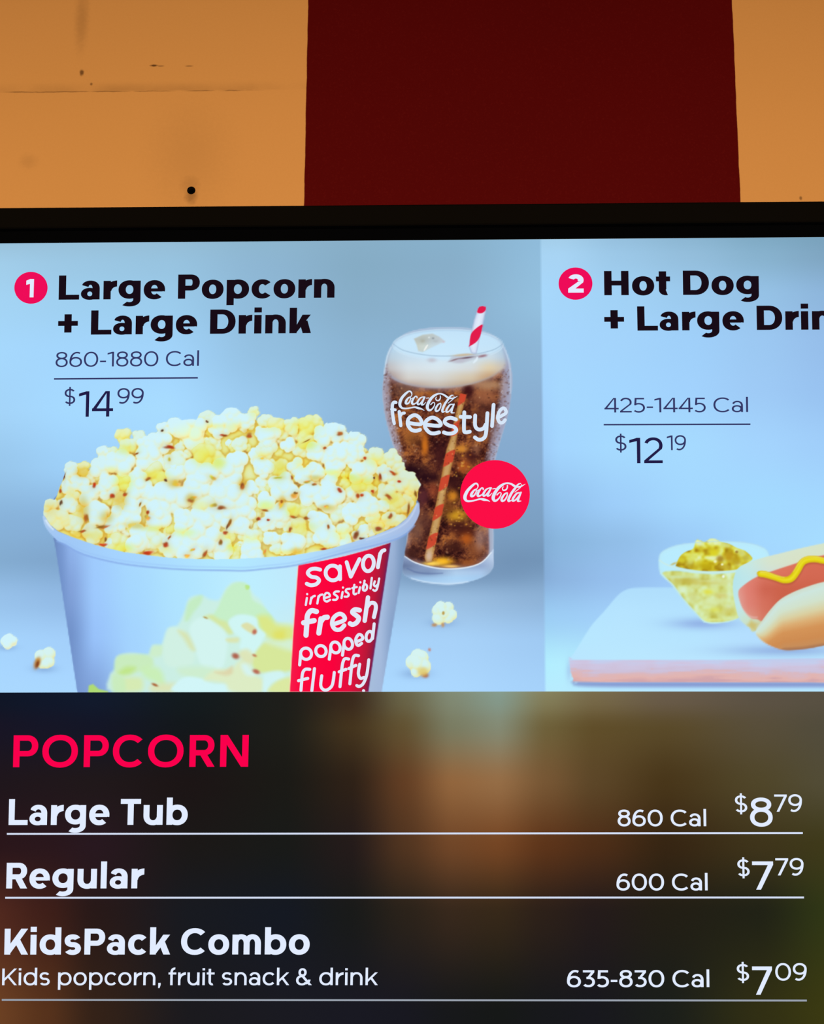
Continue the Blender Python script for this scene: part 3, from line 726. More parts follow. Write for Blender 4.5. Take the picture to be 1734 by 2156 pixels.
for zz, lst in ((ZA, [(1145, 415, 50, 20, 0, RED), (1610, 320, 36, 13, -.1, RED), (490, 755, 18, 28, .5, RED), (650, 850, 20, 26, .3, RED), (960, 700, 26, 12, -.4, BRN), (1115, 710, 14, 12, 0, DRK), (1330, 880, 26, 28, 0, BRN), (1345, 860, 36, 16, -.3, AMB),
                      (1600, 950, 42, 18, 0, BRN), (955, 985, 14, 20, 0, RED), (955, 1035, 28, 22, 0, AMB), (400, 1150, 36, 12, -.4, BRN), (570, 1272, 34, 12, 0, RED), (590, 1225, 10, 22, .3, BRN), (960, 1342, 62, 22, 0, RED), (1110, 1265, 30, 26, .4, RED), (1150, 1205, 28, 8, -.8, BRN),
                      (1630, 1165, 24, 16, 0, RED), (1650, 1110, 9, 48, .5, DRK), (1590, 1240, 16, 28, 0, BRN), (1455, 1340, 18, 40, .3, BRN), (1300, 1365, 26, 18, 0, AMB), (1350, 1310, 10, 26, .9, AMB), (895, 912, 7, 24, .4, BRN), (235, 672, 6, 46, 0, DRK), (205, 900, 12, 30, 0, DRK),
                      (425, 1040, 16, 50, 0, BRN), (760, 830, 26, 14, -.4, BRN), (1145, 525, 14, 26, 0, AMB), (1530, 925, 34, 26, 0, AMB), (860, 480, 20, 7, -.3, BRN), (560, 1115, 60, 12, 0, BRN), (1085, 280, 14, 10, -.4, DRK), (1472, 200, 12, 10, 0, DRK), (1195, 735, 44, 26, 0, AMB), (1520, 690, 34, 16, .4, AMB), (200, 800, 12, 20, 0, BRN)]),
                (ZB, [(180, 320, 30, 22, 0, BRN), (975, 310, 24, 18, 0, BRN), (1190, 520, 16, 12, 0, RED), (1325, 690, 16, 36, -.1, RED), (1430, 645, 34, 16, .4, RED), (1485, 720, 20, 13, 0, RED), (1270, 692, 9, 11, 0, DRK), (970, 795, 24, 17, .5, RED), (1130, 850, 18, 26, 0, RED), (1165, 840, 16, 15, 0, RED),
                      (1255, 808, 16, 14, 0, RED), (130, 755, 22, 34, .4, BRN), (580, 845, 36, 24, -.3, AMB), (590, 820, 16, 12, 0, BRN), (465, 915, 22, 40, .5, AMB), (470, 890, 12, 16, .3, BRN), (312, 972, 38, 9, 0, BRN), (580, 1032, 34, 9, .1, BRN), (675, 1038, 36, 14, -.1, BRN), (265, 1050, 22, 16, -.3, RED), (352, 1056, 14, 11, 0, RED),
                      (545, 1135, 13, 26, .2, BRN), (870, 1110, 12, 22, -.2, BRN), (1410, 1020, 20, 30, .2, BRN), (1300, 1135, 44, 24, 0, BRN), (1110, 1190, 28, 40, .3, (120, 60, 30)), (1165, 1215, 30, 12, .2, DRK), (830, 1306, 28, 9, 0, RED), (322, 1335, 14, 34, .1, AMB), (750, 746, 24, 9, 0, BRN), (690, 725, 40, 9, 0, AMB), (1632, 830, 12, 40, 0, BRN), (850, 940, 24, 15, 0, AMB),
                      (1390, 850, 40, 14, .6, BRN), (690, 365, 46, 4, -.45, (150, 120, 40)), (840, 430, 16, 12, .4, BRN), (20, 1080, 12, 40, .3, BRN), (300, 520, 20, 8, 0, AMB), (555, 680, 10, 24, -.2, BRN), (440, 690, 44, 7, 0, AMB), (1570, 960, 14, 50, .3, BRN)])):
    for x, y, rx, ry, rot, col in lst:
        (px, py), = zz((x, y))
        a, b = rx / 4.1286, ry / 4.1286
        blob(px, py - .4, a * 1.5 + 2.0, b * 1.5 + 2.0, (214, 180, 92), .26, rot, 1.2, PILE)
        for q in range(4):
            ja, jb = rs.uniform(-.5, .5) * a, rs.uniform(-.5, .5) * b
            blob(px + ja * math.cos(rot) - jb * math.sin(rot), py + ja * math.sin(rot) + jb * math.cos(rot), a * rs.uniform(.35, .7) + .5, b * rs.uniform(.35, .7) + .5,
                 tuple(min(255, c_ * rs.uniform(.8, 1.25)) for c_ in col), .8, rot + rs.uniform(-.4, .4), 1.4, PILE)

# ---- loose popcorn on the pictured table
LOOSE = []


def loose_kernel(cx, cy, r, seed, tone, spots, stretch=1.0):
    global HT, IDM, TON, NXM, NYM, PX, PY
    blob(cx - r * .2, cy + r * .75, r * 1.0, r * .35, (116, 150, 200), .5)
    w = window(cx - 2.2 * r, cy - 2.2 * r, cx + 2.2 * r, cy + 2.2 * r)
    PX, PY = CX[w], CY[w]
    HT, IDM, TON = np.full(PX.shape, -30.0), np.full(PX.shape, -1), np.full(PX.shape, tone)
    NXM, NYM = np.zeros(PX.shape), np.zeros(PX.shape)
    add_kernel(0, cx, cy, r, tone, 0, random.Random(seed))
    m = blur((HT > -29).astype(float), 1)
    c = popcorn_shade(np.maximum(HT, -4), TON, NXM, NYM, PX, PY)
    a = smooth(.3, .75, m)[..., None]
    IMG[w] = IMG[w] * (1 - a) + c * a
    for sx, sy, rx, ry, rot, col in spots:
        blob(sx, sy, rx, ry, col, .9, rot, 1.8)
    LOOSE.append((cx, cy, r, w, smooth(.3, .75, m)))


loose_kernel(18, 1349, 19, 4, .0, [])
loose_kernel(98, 1390, 24, 9, .15, [(79, 1396, 7, 13, .35, (190, 120, 40)), (79, 1399, 3.5, 8, .35, (130, 64, 30))])
loose_kernel(935, 1292, 26, 12, .15, [(933, 1291, 3, 4, 0, (186, 150, 70)), (914, 1316, 6, 4, 0, (190, 140, 90)), (932, 1316, 4, 5, 0, (196, 150, 100))])
loose_kernel(880, 1397, 29, 17, .15, [(894, 1421, 8, 6, .3, (176, 84, 36)), (904, 1368, 3, 4, -.4, (196, 130, 110)), (890, 1414, 12, 10, 0, (226, 206, 120))])

# ---- the pictured cutting board, relish bowl and hot dog
BOARD = spline([(1197, 1388)] + ZE((200, 800), (300, 640), (380, 550), (460, 455), (510, 418), (580, 402), (800, 400)) + [(1560, 1236), (1800, 1234), (1925, 1234), (1925, 1388), (1800, 1389), (1500, 1390), (1300, 1390.5), (1210, 1390)], True, 3)
paint(ribbon([(1212, 1434, 5), (1235, 1440, 11), (1500, 1441, 12), (1925, 1441, 12)]), (118, 132, 196), 6, .75)
blob(1197, 1412, 6, 22, (160, 186, 232), .5)
paint(BOARD, grid_color([1195, 1300, 1450, 1600, 1760, 1930], [1236, 1290, 1340, 1392], [
    [(176, 222, 252)] * 6, [(180, 228, 255), (182, 228, 255), (180, 226, 255), (178, 222, 252), (178, 222, 252), (178, 222, 252)],
    [(184, 232, 255), (184, 230, 255), (182, 228, 255), (180, 222, 255), (178, 220, 252), (178, 220, 252)], [(186, 230, 255), (186, 232, 255), (186, 230, 255), (186, 230, 255), (186, 230, 255), (186, 230, 255)]]), 2.0)
EDGE = spline([(1198, 1384), (1204, 1388), (1225, 1389.5), (1500, 1389.5), (1925, 1388.5), (1925, 1436), (1700, 1437), (1400, 1436.5), (1222, 1435.5), (1207, 1430), (1200, 1410)], True, 3)
gn = noise(760, 60, 40, 8, 2)
gn2 = noise(760, 60, 4, 18, 1)


def edge_col(X, Y, d):
    i, j = np.clip((Y - 1384).astype(int), 0, 59), np.clip((X - 1190).astype(int), 0, 759)
    v = (Y - 1388) / 48 + (gn[i, j] - .5) * .5 + (gn2[i * 0 + i, j // 12] - .5) * .25
    return ramp(v, [(0, (196, 206, 238)), (.2, (206, 198, 226)), (.45, (206, 192, 216)), (.55, (218, 184, 192)), (.8, (226, 180, 176)), (1.0, (210, 166, 172))])


paint(EDGE, edge_col, 1.4)

blob(1478, 1313, 66, 12, (140, 170, 226), .8)
BOWL = spline(ZH((74, 320), (100, 250), (200, 196), (330, 165), (550, 145), (780, 140), (980, 158), (1120, 200), (1178, 262), (1176, 330), (1120, 480), (1060, 620), (980, 760), (900, 890), (850, 925), (760, 954), (640, 966), (560, 962), (515, 942), (430, 850), (360, 780), (300, 705), (250, 640), (200, 572), (110, 492), (80, 430)), True, 4)
paint(BOWL, lambda X, Y, d: ramp(d, [(0, (176, 222, 244)), (3, (186, 234, 250)), (10, (186, 236, 254))]), 1.5)
UNDER = spline(ZH((118, 455), (250, 440), (450, 462), (650, 470), (840, 455), (1100, 440), (1060, 620), (980, 760), (890, 900), (760, 944), (640, 955), (540, 945), (440, 850), (310, 700), (230, 590), (150, 510)), True, 4)
RELISH = spline(ZH((250, 372), (268, 330), (300, 280), (350, 246), (420, 215), (452, 130), (500, 140), (540, 148), (600, 115), (662, 130), (700, 150), (780, 170), (860, 210), (940, 240), (1012, 310), (980, 350), (900, 400), (830, 432), (600, 444), (430, 432), (262, 398)), True, 4)
rn, rn2 = noise(260, 220, 17, 31, 2), noise(260, 220, 7, 32, 1)


def relish_col(lo):
    st = [(.25, (166, 132, 20)), (.42, (204, 186, 44)), (.55, (216, 214, 74)), (.66, (222, 230, 120)), (.8, (226, 240, 180))] if lo == 0 else \
         [(.25, (190, 180, 60)), (.42, (208, 212, 110)), (.55, (214, 226, 140)), (.68, (216, 236, 170)), (.8, (220, 240, 196))]

    def f(X, Y, d):
        i, j = np.clip((Y - 1125).astype(int), 0, 219), np.clip((X - 1380).astype(int), 0, 259)
        v = (.75 * rn[i, j] + .25 * rn2[i, j] - .5) * (1.0 if lo == 0 else .8) + .5
        if lo == 0:
            v = v + (1160 - Y) / 260
        return ramp(v, st)
    return f


paint(UNDER, relish_col(1), 3.0, .92, BOWL)
for x, y, rx, ry, col, al in [(370, 540, 160, 34, (190, 172, 60), .7), (560, 560, 200, 26, (206, 196, 90), .6), (650, 540, 200, 16, (212, 222, 150), .7), (570, 650, 60, 30, (226, 222, 60), .8), (640, 830, 60, 30, (222, 226, 90), .7), (780, 840, 80, 50, (202, 190, 80), .6),
                              (620, 750, 120, 40, (218, 236, 178), .7), (420, 700, 40, 60, (206, 212, 130), .7), (700, 690, 60, 30, (210, 196, 110), .6), (620, 930, 120, 18, (222, 236, 150), .8), (250, 500, 110, 14, (206, 226, 170), .7)]:
    (px, py), = ZH((x, y))
    blob(px, py, rx / 4.764, ry / 4.764, col, al, inside=UNDER)
paint(RELISH, relish_col(0), 1.8)
for x, y, rx, ry, rot, col, al in [(540, 380, 90, 44, .2, (206, 188, 26), .9), (540, 400, 80, 30, .1, (184, 160, 20), .6), (400, 330, 40, 60, .5, (218, 226, 110), .85), (310, 330, 40, 40, 0, (214, 206, 50), .8), (620, 250, 50, 40, .3, (222, 214, 40), .9), (690, 320, 40, 36, 0, (160, 116, 24), .8), (780, 300, 50, 50, 0, (190, 150, 30), .8),
                                   (850, 340, 50, 50, 0, (180, 148, 24), .8), (740, 400, 70, 30, .2, (202, 184, 60), .8), (640, 345, 18, 16, 0, (240, 246, 200), .9), (710, 375, 14, 12, 0, (240, 246, 210), .9), (480, 160, 40, 30, .6, (222, 242, 200), .9), (620, 135, 40, 24, 0, (220, 240, 190), .9), (740, 180, 60, 26, .2, (214, 226, 140), .8),
                                   (900, 260, 50, 34, .4, (206, 206, 100), .8), (950, 310, 40, 30, .3, (196, 190, 80), .8), (855, 250, 16, 14, 0, (150, 110, 40), .8), (540, 145, 30, 9, .2, (170, 150, 60), .7), (225, 368, 36, 12, -.4, (200, 180, 90), .7), (430, 400, 50, 26, 0, (196, 176, 40), .7)]:
    (px, py), = ZH((x, y))
    blob(px, py, rx / 4.764, ry / 4.764, col, al, rot, 1.5, inside=None if x < 240 else RELISH)
paint(ribbon(ZH((80, 330, 10), (150, 375, 14), (300, 425, 16), (450, 448, 17), (640, 454, 17), (840, 440, 14))), (206, 236, 226), 2.0, .85, BOWL)
paint(ribbon(ZH((76, 330, 6), (100, 256, 8), (200, 200, 9), (330, 168, 9), (550, 148, 8), (780, 143, 8), (980, 160, 8), (1120, 204, 8))), (176, 216, 240), 1.4, .7, BOWL)
paint(ribbon(ZH((84, 440, 10), (120, 496, 12), (205, 572, 12), (300, 705, 10), (430, 850, 10), (520, 944, 10), (640, 962, 10), (780, 950, 8), (850, 925, 8))), (200, 238, 236), 2.0, .8, BOWL)
blob(1521.5, 1214, 3.0, 3.4, (236, 250, 246), .95, 0, 1.6)

blob(1650, 1370, 120, 12, (130, 156, 214), .6)
BUN_BACK = spline(ZH((1030, 1048), (985, 1010), (920, 960), (872, 900), (838, 770), (816, 620), (826, 510), (868, 415), (955, 362), (1100, 312), (1300, 262), (1500, 212), (1734, 162), (2000, 118), (2300, 100), (2560, 140), (2620, 300), (2560, 520), (2200, 640), (1600, 720), (1200, 940)), True, 4)
SAUSAGE = spline(ZH((870, 655), (915, 592), (1050, 502), (1240, 432), (1430, 370), (1600, 312), (1734, 282), (2100, 230), (2400, 240), (2500, 340), (2400, 460), (1800, 600), (1400, 720), (1180, 900), (1110, 945), (1060, 925), (1000, 915), (935, 850), (892, 765)), True, 4)
BUN_FRONT = spline(ZH((1046, 1040), (1062, 1004), (1100, 950), (1180, 842), (1280, 734), (1400, 662), (1550, 602), (1734, 548), (2100, 480), (2450, 470), (2600, 620), (2600, 860), (2450, 1040), (2100, 1130), (1734, 1188), (1600, 1214), (1450, 1232), (1320, 1232), (1200, 1192), (1112, 1142), (1062, 1092), (1046, 1064)), True, 4)
paint(BUN_BACK, grid_color([1535, 1570, 1620, 1680, 1740, 1920], [1140, 1180, 1220, 1270, 1330], [
    [(196, 232, 240), (200, 232, 228), (210, 230, 214), (214, 230, 206), (214, 228, 200), (214, 228, 200)],
    [(184, 230, 238), (200, 232, 226), (214, 228, 206), (216, 226, 200), (216, 226, 200), (216, 226, 200)],
    [(180, 228, 236), (190, 230, 234), (206, 222, 220), (220, 206, 190), (220, 206, 190), (220, 206, 190)],
    [(186, 230, 238), (196, 232, 232), (206, 222, 214), (220, 206, 190), (220, 206, 190), (220, 206, 190)],
    [(190, 230, 238), (204, 222, 186), (204, 190, 120), (204, 190, 120), (204, 190, 120), (204, 190, 120)]]), 1.6)
paint(ribbon(ZH((980, 960, 60), (1020, 990, 70), (1050, 1000, 60))), (206, 190, 112), 6, .9, BUN_BACK)
paint(SAUSAGE, grid_color([1552, 1575, 1610, 1650, 1700, 1920], [1170, 1205, 1240, 1270, 1305], [
    [(226, 150, 136), (224, 130, 112), (222, 122, 100), (224, 122, 100), (218, 110, 86), (214, 106, 84)],
    [(226, 150, 136), (224, 132, 116), (220, 122, 102), (220, 116, 94), (212, 106, 84), (210, 104, 82)],
    [(226, 150, 138), (222, 126, 112), (206, 102, 82), (204, 98, 74), (206, 100, 76), (206, 100, 76)],
    [(224, 160, 150), (222, 130, 116), (212, 112, 92), (202, 96, 72), (202, 96, 72), (202, 96, 72)],
    [(220, 186, 176), (220, 150, 132), (214, 120, 98), (202, 100, 76), (202, 100, 76), (202, 100, 76)]]), 2.0, 1.0, BUN_BACK)
paint(ribbon(ZH((905, 820, 10), (960, 880, 14), (1010, 905, 14), (1060, 905, 8))), (226, 196, 190), 3.0, .7, SAUSAGE)
MUSTARD = ribbon(ZH((1062, 478, 40), (1090, 470, 64), (1150, 478, 66), (1250, 510, 60), (1330, 532, 66), (1400, 515, 72), (1455, 448, 70), (1505, 362, 70), (1560, 328, 70), (1640, 322, 66), (1734, 340, 62), (1850, 350, 60), (1960, 290, 60), (2060, 220, 60), (2160, 215, 50)))
paint(MUSTARD + np.array((1.0, 3.5)), (176, 84, 56), 3.0, .6, BUN_BACK)
paint(MUSTARD, lambda X, Y, d: ramp(d, [(-1, (206, 176, 30)), (2, (220, 196, 22)), (5, (230, 216, 26)), (8, (236, 224, 50))]), 1.2)
paint(ribbon(ZH((1090, 452, 14), (1160, 458, 12), (1250, 490, 10), (1330, 505, 8))), (240, 232, 120), 2.5, .7, MUSTARD)
paint(ribbon(ZH((1420, 450, 8), (1470, 370, 12), (1520, 315, 14), (1600, 298, 14), (1734, 316, 14))), (244, 232, 110), 2.5, .6, MUSTARD)


def bun_col(X, Y, d):
    top = np.interp(X, [1588, 1640, 1690, 1734, 1920], [1330, 1262, 1240, 1226, 1208])
    bot = np.interp(X, [1588, 1640, 1690, 1734, 1920], [1335, 1368, 1365, 1358, 1330])
    v = (Y - top) / np.maximum(bot - top, 8)
    f = smooth(1584, 1650, X)
    v = np.clip(v, 0, 1) * (.40 + .60 * f)
    return ramp(v, [(0, (208, 222, 206)), (.08, (206, 230, 222)), (.26, (210, 226, 204)), (.42, (218, 208, 162)), (.55, (220, 174, 116)), (.68, (212, 148, 88)), (.85, (206, 140, 82)), (.95, (200, 142, 90)), (1.0, (172, 120, 84))])


paint(BUN_FRONT, bun_col, 1.5)
IMG = np.clip(IMG, 0, 1)


# ------------------------------------------------------------------ picture parts: fine flat meshes carrying the pixel colours
def sample(X, Y):
    x, y = np.clip(X - X0, 0, CW - 1.001), np.clip(Y - Y0, 0, CH - 1.001)
    i, j = y.astype(int), x.astype(int)
    u, v = (x - j)[..., None], (y - i)[..., None]
    return (IMG[i, j] * (1 - u) + IMG[i, j + 1] * u) * (1 - v) + (IMG[i + 1, j] * (1 - u) + IMG[i + 1, j + 1] * u) * v


def grid_mesh(name, X, Y, keep, h, parent, label=None, color=None):
    """quads of a (rows, cols) grid of photo positions; keep: mask of cells"""
    n, m = X.shape
    ii, jj = np.nonzero(keep)
    idx = np.arange(n * m).reshape(n, m)
    f = np.stack([idx[ii + 1, jj], idx[ii + 1, jj + 1], idx[ii, jj + 1], idx[ii, jj]], -1)
    used, inv = np.unique(f, return_inverse=True)
    f = inv.reshape(-1, 4)
    x, y = X.ravel()[used], Y.ravel()[used]
    co = on_display(to_uv(x, y), h)
    col = lin(sample(x, y) if color is None else color(x, y))
    me = bpy.data.meshes.new(name)
    me.vertices.add(len(co))
    me.vertices.foreach_set('co', co.ravel())
    me.loops.add(f.size)
    me.loops.foreach_set('vertex_index', f.ravel().astype(np.int32))
    me.polygons.add(len(f))
    me.polygons.foreach_set('loop_start', np.arange(0, f.size, 4, dtype=np.int32))
    at = me.color_attributes.new('pixel', 'FLOAT_COLOR', 'POINT')
    at.data.foreach_set('color', np.concatenate([col, np.ones((len(col), 1))], 1).astype(np.float32).ravel())
    me.materials.append(PIX)
    me.update(calc_edges=True)
    me.validate()
    return link(name, me, parent, label)


def picture(name, poly, h, parent, step=1.5, label=None, clip=None):
    """mesh of the picture inside an outline; border points are moved onto the outline"""
    p = np.asarray(poly, float)[:, :2]
    x0, y0, x1, y1 = p[:, 0].min() - step, p[:, 1].min() - step, p[:, 0].max() + step, p[:, 1].max() + step
    y1 = min(y1, BOT + 2 * step)
    X, Y = np.meshgrid(np.arange(x0, x1 + step, step), np.arange(y0, y1 + step, step))
    d = np.minimum(sdist(p, X, Y), BOT - Y)
    if clip is not None:
        d = np.minimum(d, sdist(clip, X, Y))
    ins = d > 0
    keep = ins[:-1, :-1] | ins[1:, :-1] | ins[:-1, 1:] | ins[1:, 1:]
    gy, gx = np.gradient(d, step)
    g = np.sqrt(gx * gx + gy * gy) + 1e-6
    mv = np.clip(d, -1.6 * step, 0)
    X = np.where(ins, X, X - mv * gx / g)
    Y = np.where(ins, Y, np.minimum(Y - mv * gy / g, BOT))
    return grid_mesh(name, X, Y, keep, h, parent, label)


# ------------------------------------------------------------------ the wall (structure)
WALL_Y = D0[1] + 0.155                     # wall face behind the display


def on_wall(px, py):
    d = rays(np.array([px]), np.array([py]))[0]
    t = (WALL_Y - CP[1]) / d[1]
    return CP + d * t


def wall_material():
    m = bpy.data.materials.new('painted_wall')
    m.use_nodes = True
    nt = m.node_tree
    N, L = nt.nodes, nt.links
    b = N['Principled BSDF']
    b.inputs['Roughness'].default_value = 0.75
    b.inputs['Specular IOR Level'].default_value = 0.03
    tc = N.new('ShaderNodeTexCoord')
    sep = N.new('ShaderNodeSeparateXYZ')
    L.new(tc.outputs['Object'], sep.inputs[0])

    def math_(op, *v):
        n = N.new('ShaderNodeMath')
        n.operation = op
        for i, q in enumerate(v):
            if isinstance(q, (int, float)):
                n.inputs[i].default_value = float(q)
            else:
                L.new(q, n.inputs[i])
        return n.outputs[0]

    def noise_(scale, detail=2, vec=None):
        n = N.new('ShaderNodeTexNoise')
        n.inputs['Scale'].default_value = scale
        n.inputs['Detail'].default_value = detail
        L.new(vec or tc.outputs['Object'], n.inputs['Vector'])
        return n.outputs['Fac']

    def mix(fac, a, bcol):
        n = N.new('ShaderNodeMix')
        n.data_type = 'RGBA'
        if isinstance(fac, (int, float)):
            n.inputs[0].default_value = fac
        else:
            L.new(fac, n.inputs[0])
        for k, q in ((6, a), (7, bcol)):
            if isinstance(q, tuple):
                n.inputs[k].default_value = q + (1,)
            else:
                L.new(q, n.inputs[k])
        return n.outputs[2]

    def step_(v, lo, hi):
        n = N.new('ShaderNodeMapRange')
        n.interpolation_type = 'SMOOTHSTEP'
        n.inputs['From Min'].default_value = lo
        n.inputs['From Max'].default_value = hi
        L.new(v, n.inputs[0])
        return n.outputs[0]

    x, z = sep.outputs['X'], sep.outputs['Z']
    # two edges of the dark red band, read off the photograph
    a0, a1 = on_wall(648.5, 0), on_wall(639.5, 435)
    b0, b1 = on_wall(1540.5, 0), on_wall(1558.5, 427)
    bands = None
    wob = math_('MULTIPLY', math_('SUBTRACT', noise_(60, 2), 0.5), 0.0012)

    def edge(p0, p1, off=0.0):
        k = (p1[0] - p0[0]) / (p1[2] - p0[2])
        e = math_('ADD', math_('MULTIPLY', math_('SUBTRACT', z, float(p0[2])), float(k)), float(p0[0] + off))
        return math_('ADD', math_('SUBTRACT', x, e), wob)
    pitch = (b0[0] - a0[0]) * 2
    for k in (-2, -1, 0, 1, 2, 3):
        band = math_('MULTIPLY', step_(edge(a0, a1, pitch * k), -.0005, .0005), math_('SUBTRACT', 1.0, step_(edge(b0, b1, pitch * k), -.0005, .0005)))
        bands = band if bands is None else math_('MAXIMUM', bands, band)
    tan = mix(noise_(2.2, 4), TAN_A, TAN_B)
    tan = mix(math_('MULTIPLY', noise_(420, 2), 0.22), tan, TAN_C)
    red = mix(noise_(3.0, 3), RED_A, RED_B)
    red = mix(step_(noise_(500, 3), .5, .8), red, RED_C)
    col = mix(bands, tan, red)
    # dirt: a joint line and a few scuffs (position, half size, strength)
    tanmask = math_('SUBTRACT', 1.0, math_('MULTIPLY', bands, 0.85))
    j0, j1 = on_wall(0, 194.5), on_wall(520, 190)
    kz = (j1[2] - j0[2]) / (j1[0] - j0[0])
    dz = math_('SUBTRACT', z, math_('ADD', math_('MULTIPLY', math_('SUBTRACT', x, float(j0[0])), float(kz)), float(j0[2])))
    jag = math_('MULTIPLY', math_('SUBTRACT', noise_(140, 3), .5), .0016)
    dz = math_('ADD', dz, jag)
    thin = math_('SUBTRACT', 1.0, step_(math_('ABSOLUTE', dz), .0002, .0011))
    thin = math_('MULTIPLY', thin, math_('SUBTRACT', 1.0, step_(x, float(j1[0]) - .02, float(j1[0]) + .03)))
    thin = math_('MULTIPLY', thin, math_('MULTIPLY', step_(noise_(45, 3), .25, .6), .5))
    smear = math_('MULTIPLY', step_(dz, -.001, .0015), math_('SUBTRACT', 1.0, step_(dz, .001, .013)))
    smear = math_('MULTIPLY', smear, math_('MULTIPLY', step_(noise_(18, 3), .2, .7), .22))
    smear = math_('MULTIPLY', smear, math_('SUBTRACT', 1.0, step_(x, float(j1[0]), float(j1[0]) + .12)))
    dirt = math_('MAXIMUM', thin, smear)

    def mark(px, py, rx, ry, s, soft=.55):
        p = on_wall(px, py)
        u = math_('DIVIDE', math_('SUBTRACT', x, float(p[0])), rx * S * 1.12)
        v = math_('DIVIDE', math_('SUBTRACT', z, float(p[2])), ry * S * 1.12)
        r = math_('SQRT', math_('ADD', math_('MULTIPLY', u, u), math_('MULTIPLY', v, v)))
        r = math_('ADD', r, math_('MULTIPLY', math_('SUBTRACT', noise_(260, 2), .5), .8))
        return math_('MULTIPLY', math_('SUBTRACT', 1.0, step_(r, 1 - soft, 1 + soft)), s)
    for a in [(172, 153, 4.5, 7, .75), (192, 177, 3, 3, .6), (324, 138, 8, 2.4, .85), (338, 139, 7, 1.4, .5), (398, 139, 8, 1.6, .5), (172, 40, 12, 60, .22, .9), (402, 412, 12, 16, .45, .8), (400, 388, 20, 22, .22, .9), (400, 330, 70, 90, .10, .95), (1685, 417, 3, 4, .6), (60, 340, 16, 14, .12, .9)]:
        dirt = math_('MAXIMUM', dirt, mark(*a))
    dirt = math_('MULTIPLY', dirt, tanmask)
    col = mix(dirt, col, c255(58, 28, 14))
    L.new(col, b.inputs['Base Color'])
    bp = N.new('ShaderNodeBump')
    bp.inputs['Strength'].default_value = .12
    bp.inputs['Distance'].default_value = .0008
    L.new(noise_(700, 2), bp.inputs['Height'])
    L.new(bp.outputs[0], b.inputs['Normal'])
    return m


TAN_A, TAN_B, TAN_C = c255(222, 156, 92), c255(212, 150, 84), c255(196, 136, 74)
RED_A, RED_B, RED_C = c255(88, 5, 5), c255(78, 6, 6), c255(90, 10, 9)
hole_c = on_wall(402.5, 401)
HOLE_R = 9.0 * S * 1.12
x0, x1, z0, z1 = -2.6, 2.6, 0.0, 3.4
bm = bmesh.new()
NH = 32
ring = [bm.verts.new((hole_c[0] + HOLE_R * math.cos(2 * math.pi * k / NH), WALL_Y, hole_c[2] + HOLE_R * math.sin(2 * math.pi * k / NH))) for k in range(NH)]
deep = [bm.verts.new((v.co.x, WALL_Y + .03, v.co.z)) for v in ring]
rect = []
for k in range(NH):
    a = 2 * math.pi * k / NH
    dx, dz_ = math.cos(a), math.sin(a)
    ts = []
    if dx > 1e-6: ts.append((x1 - hole_c[0]) / dx)
    if dx < -1e-6: ts.append((x0 - hole_c[0]) / dx)
    if dz_ > 1e-6: ts.append((z1 - hole_c[2]) / dz_)
    if dz_ < -1e-6: ts.append((z0 - hole_c[2]) / dz_)
    t = min(ts)
    rect.append(bm.verts.new((hole_c[0] + dx * t, WALL_Y, hole_c[2] + dz_ * t)))
corners = [bm.verts.new((cx_, WALL_Y, cz_)) for cx_, cz_ in ((x1, z1), (x0, z1), (x0, z0), (x1, z0))]
for k in range(NH):
    q = (k + 1) % NH
    va, vb = rect[k], rect[q]
    loop = [ring[k], va]
    if abs(va.co.x - vb.co.x) > 1e-6 and abs(va.co.z - vb.co.z) > 1e-6:
        mid = min(corners, key=lambda c: (c.co - (va.co + vb.co) / 2).length)
        loop.append(mid)
    loop += [vb, ring[q]]
    bm.faces.new(loop)
    bm.faces.new([ring[k], ring[q], deep[q], deep[k]])
bb = [bm.verts.new((cx_, WALL_Y + .12, cz_)) for cx_, cz_ in ((x1, z1), (x0, z1), (x0, z0), (x1, z0))]
bm.faces.new(bb)
bmesh.ops.recalc_face_normals(bm, faces=bm.faces)
me = bpy.data.meshes.new('wall_back')
bm.to_mesh(me)
bm.free()
me.materials.append(wall_material())
wall = link('wall_back', me)
wall['kind'] = 'structure'
wall['label'] = 'tan wall with a wide dark red painted band'
wall['category'] = 'wall'

# the hole's dark plug, recessed in the wall
bm = bmesh.new()
prof = [(HOLE_R * .99, -.0004), (HOLE_R * .99, .002), (HOLE_R * .80, .0035), (HOLE_R * .74, .012), (0.0001, .013)]
rows = []
for r, dpt in prof:
    rows.append([bm.verts.new((r * math.cos(2 * math.pi * k / 28), dpt, r * math.sin(2 * math.pi * k / 28))) for k in range(28)])
for a, b in zip(rows, rows[1:]):
    for k in range(28):
        bm.faces.new((a[k], a[(k + 1) % 28], b[(k + 1) % 28], b[k]))
bmesh.ops.recalc_face_normals(bm, faces=bm.faces)
me = bpy.data.meshes.new('wall_plug')
bm.to_mesh(me)
bm.free()
me.materials.append(plain_mat('plug_black', (16, 12, 11), .9, .05))
plug = link('wall_plug', me)
plug.location = (hole_c[0], WALL_Y, hole_c[2])
plug['label'] = 'small round black plug hole in the tan wall above the menu screen'
plug['category'] = 'wall plug'

# ------------------------------------------------------------------ the menu display
disp = bpy.data.objects.new('menu_display', None)
disp.empty_display_size = 0.1
C.objects.link(disp)
disp.matrix_world = DM
disp['label'] = 'large wall-mounted digital menu screen with a black frame showing combo pictures and popcorn prices'
disp['category'] = 'menu screen'

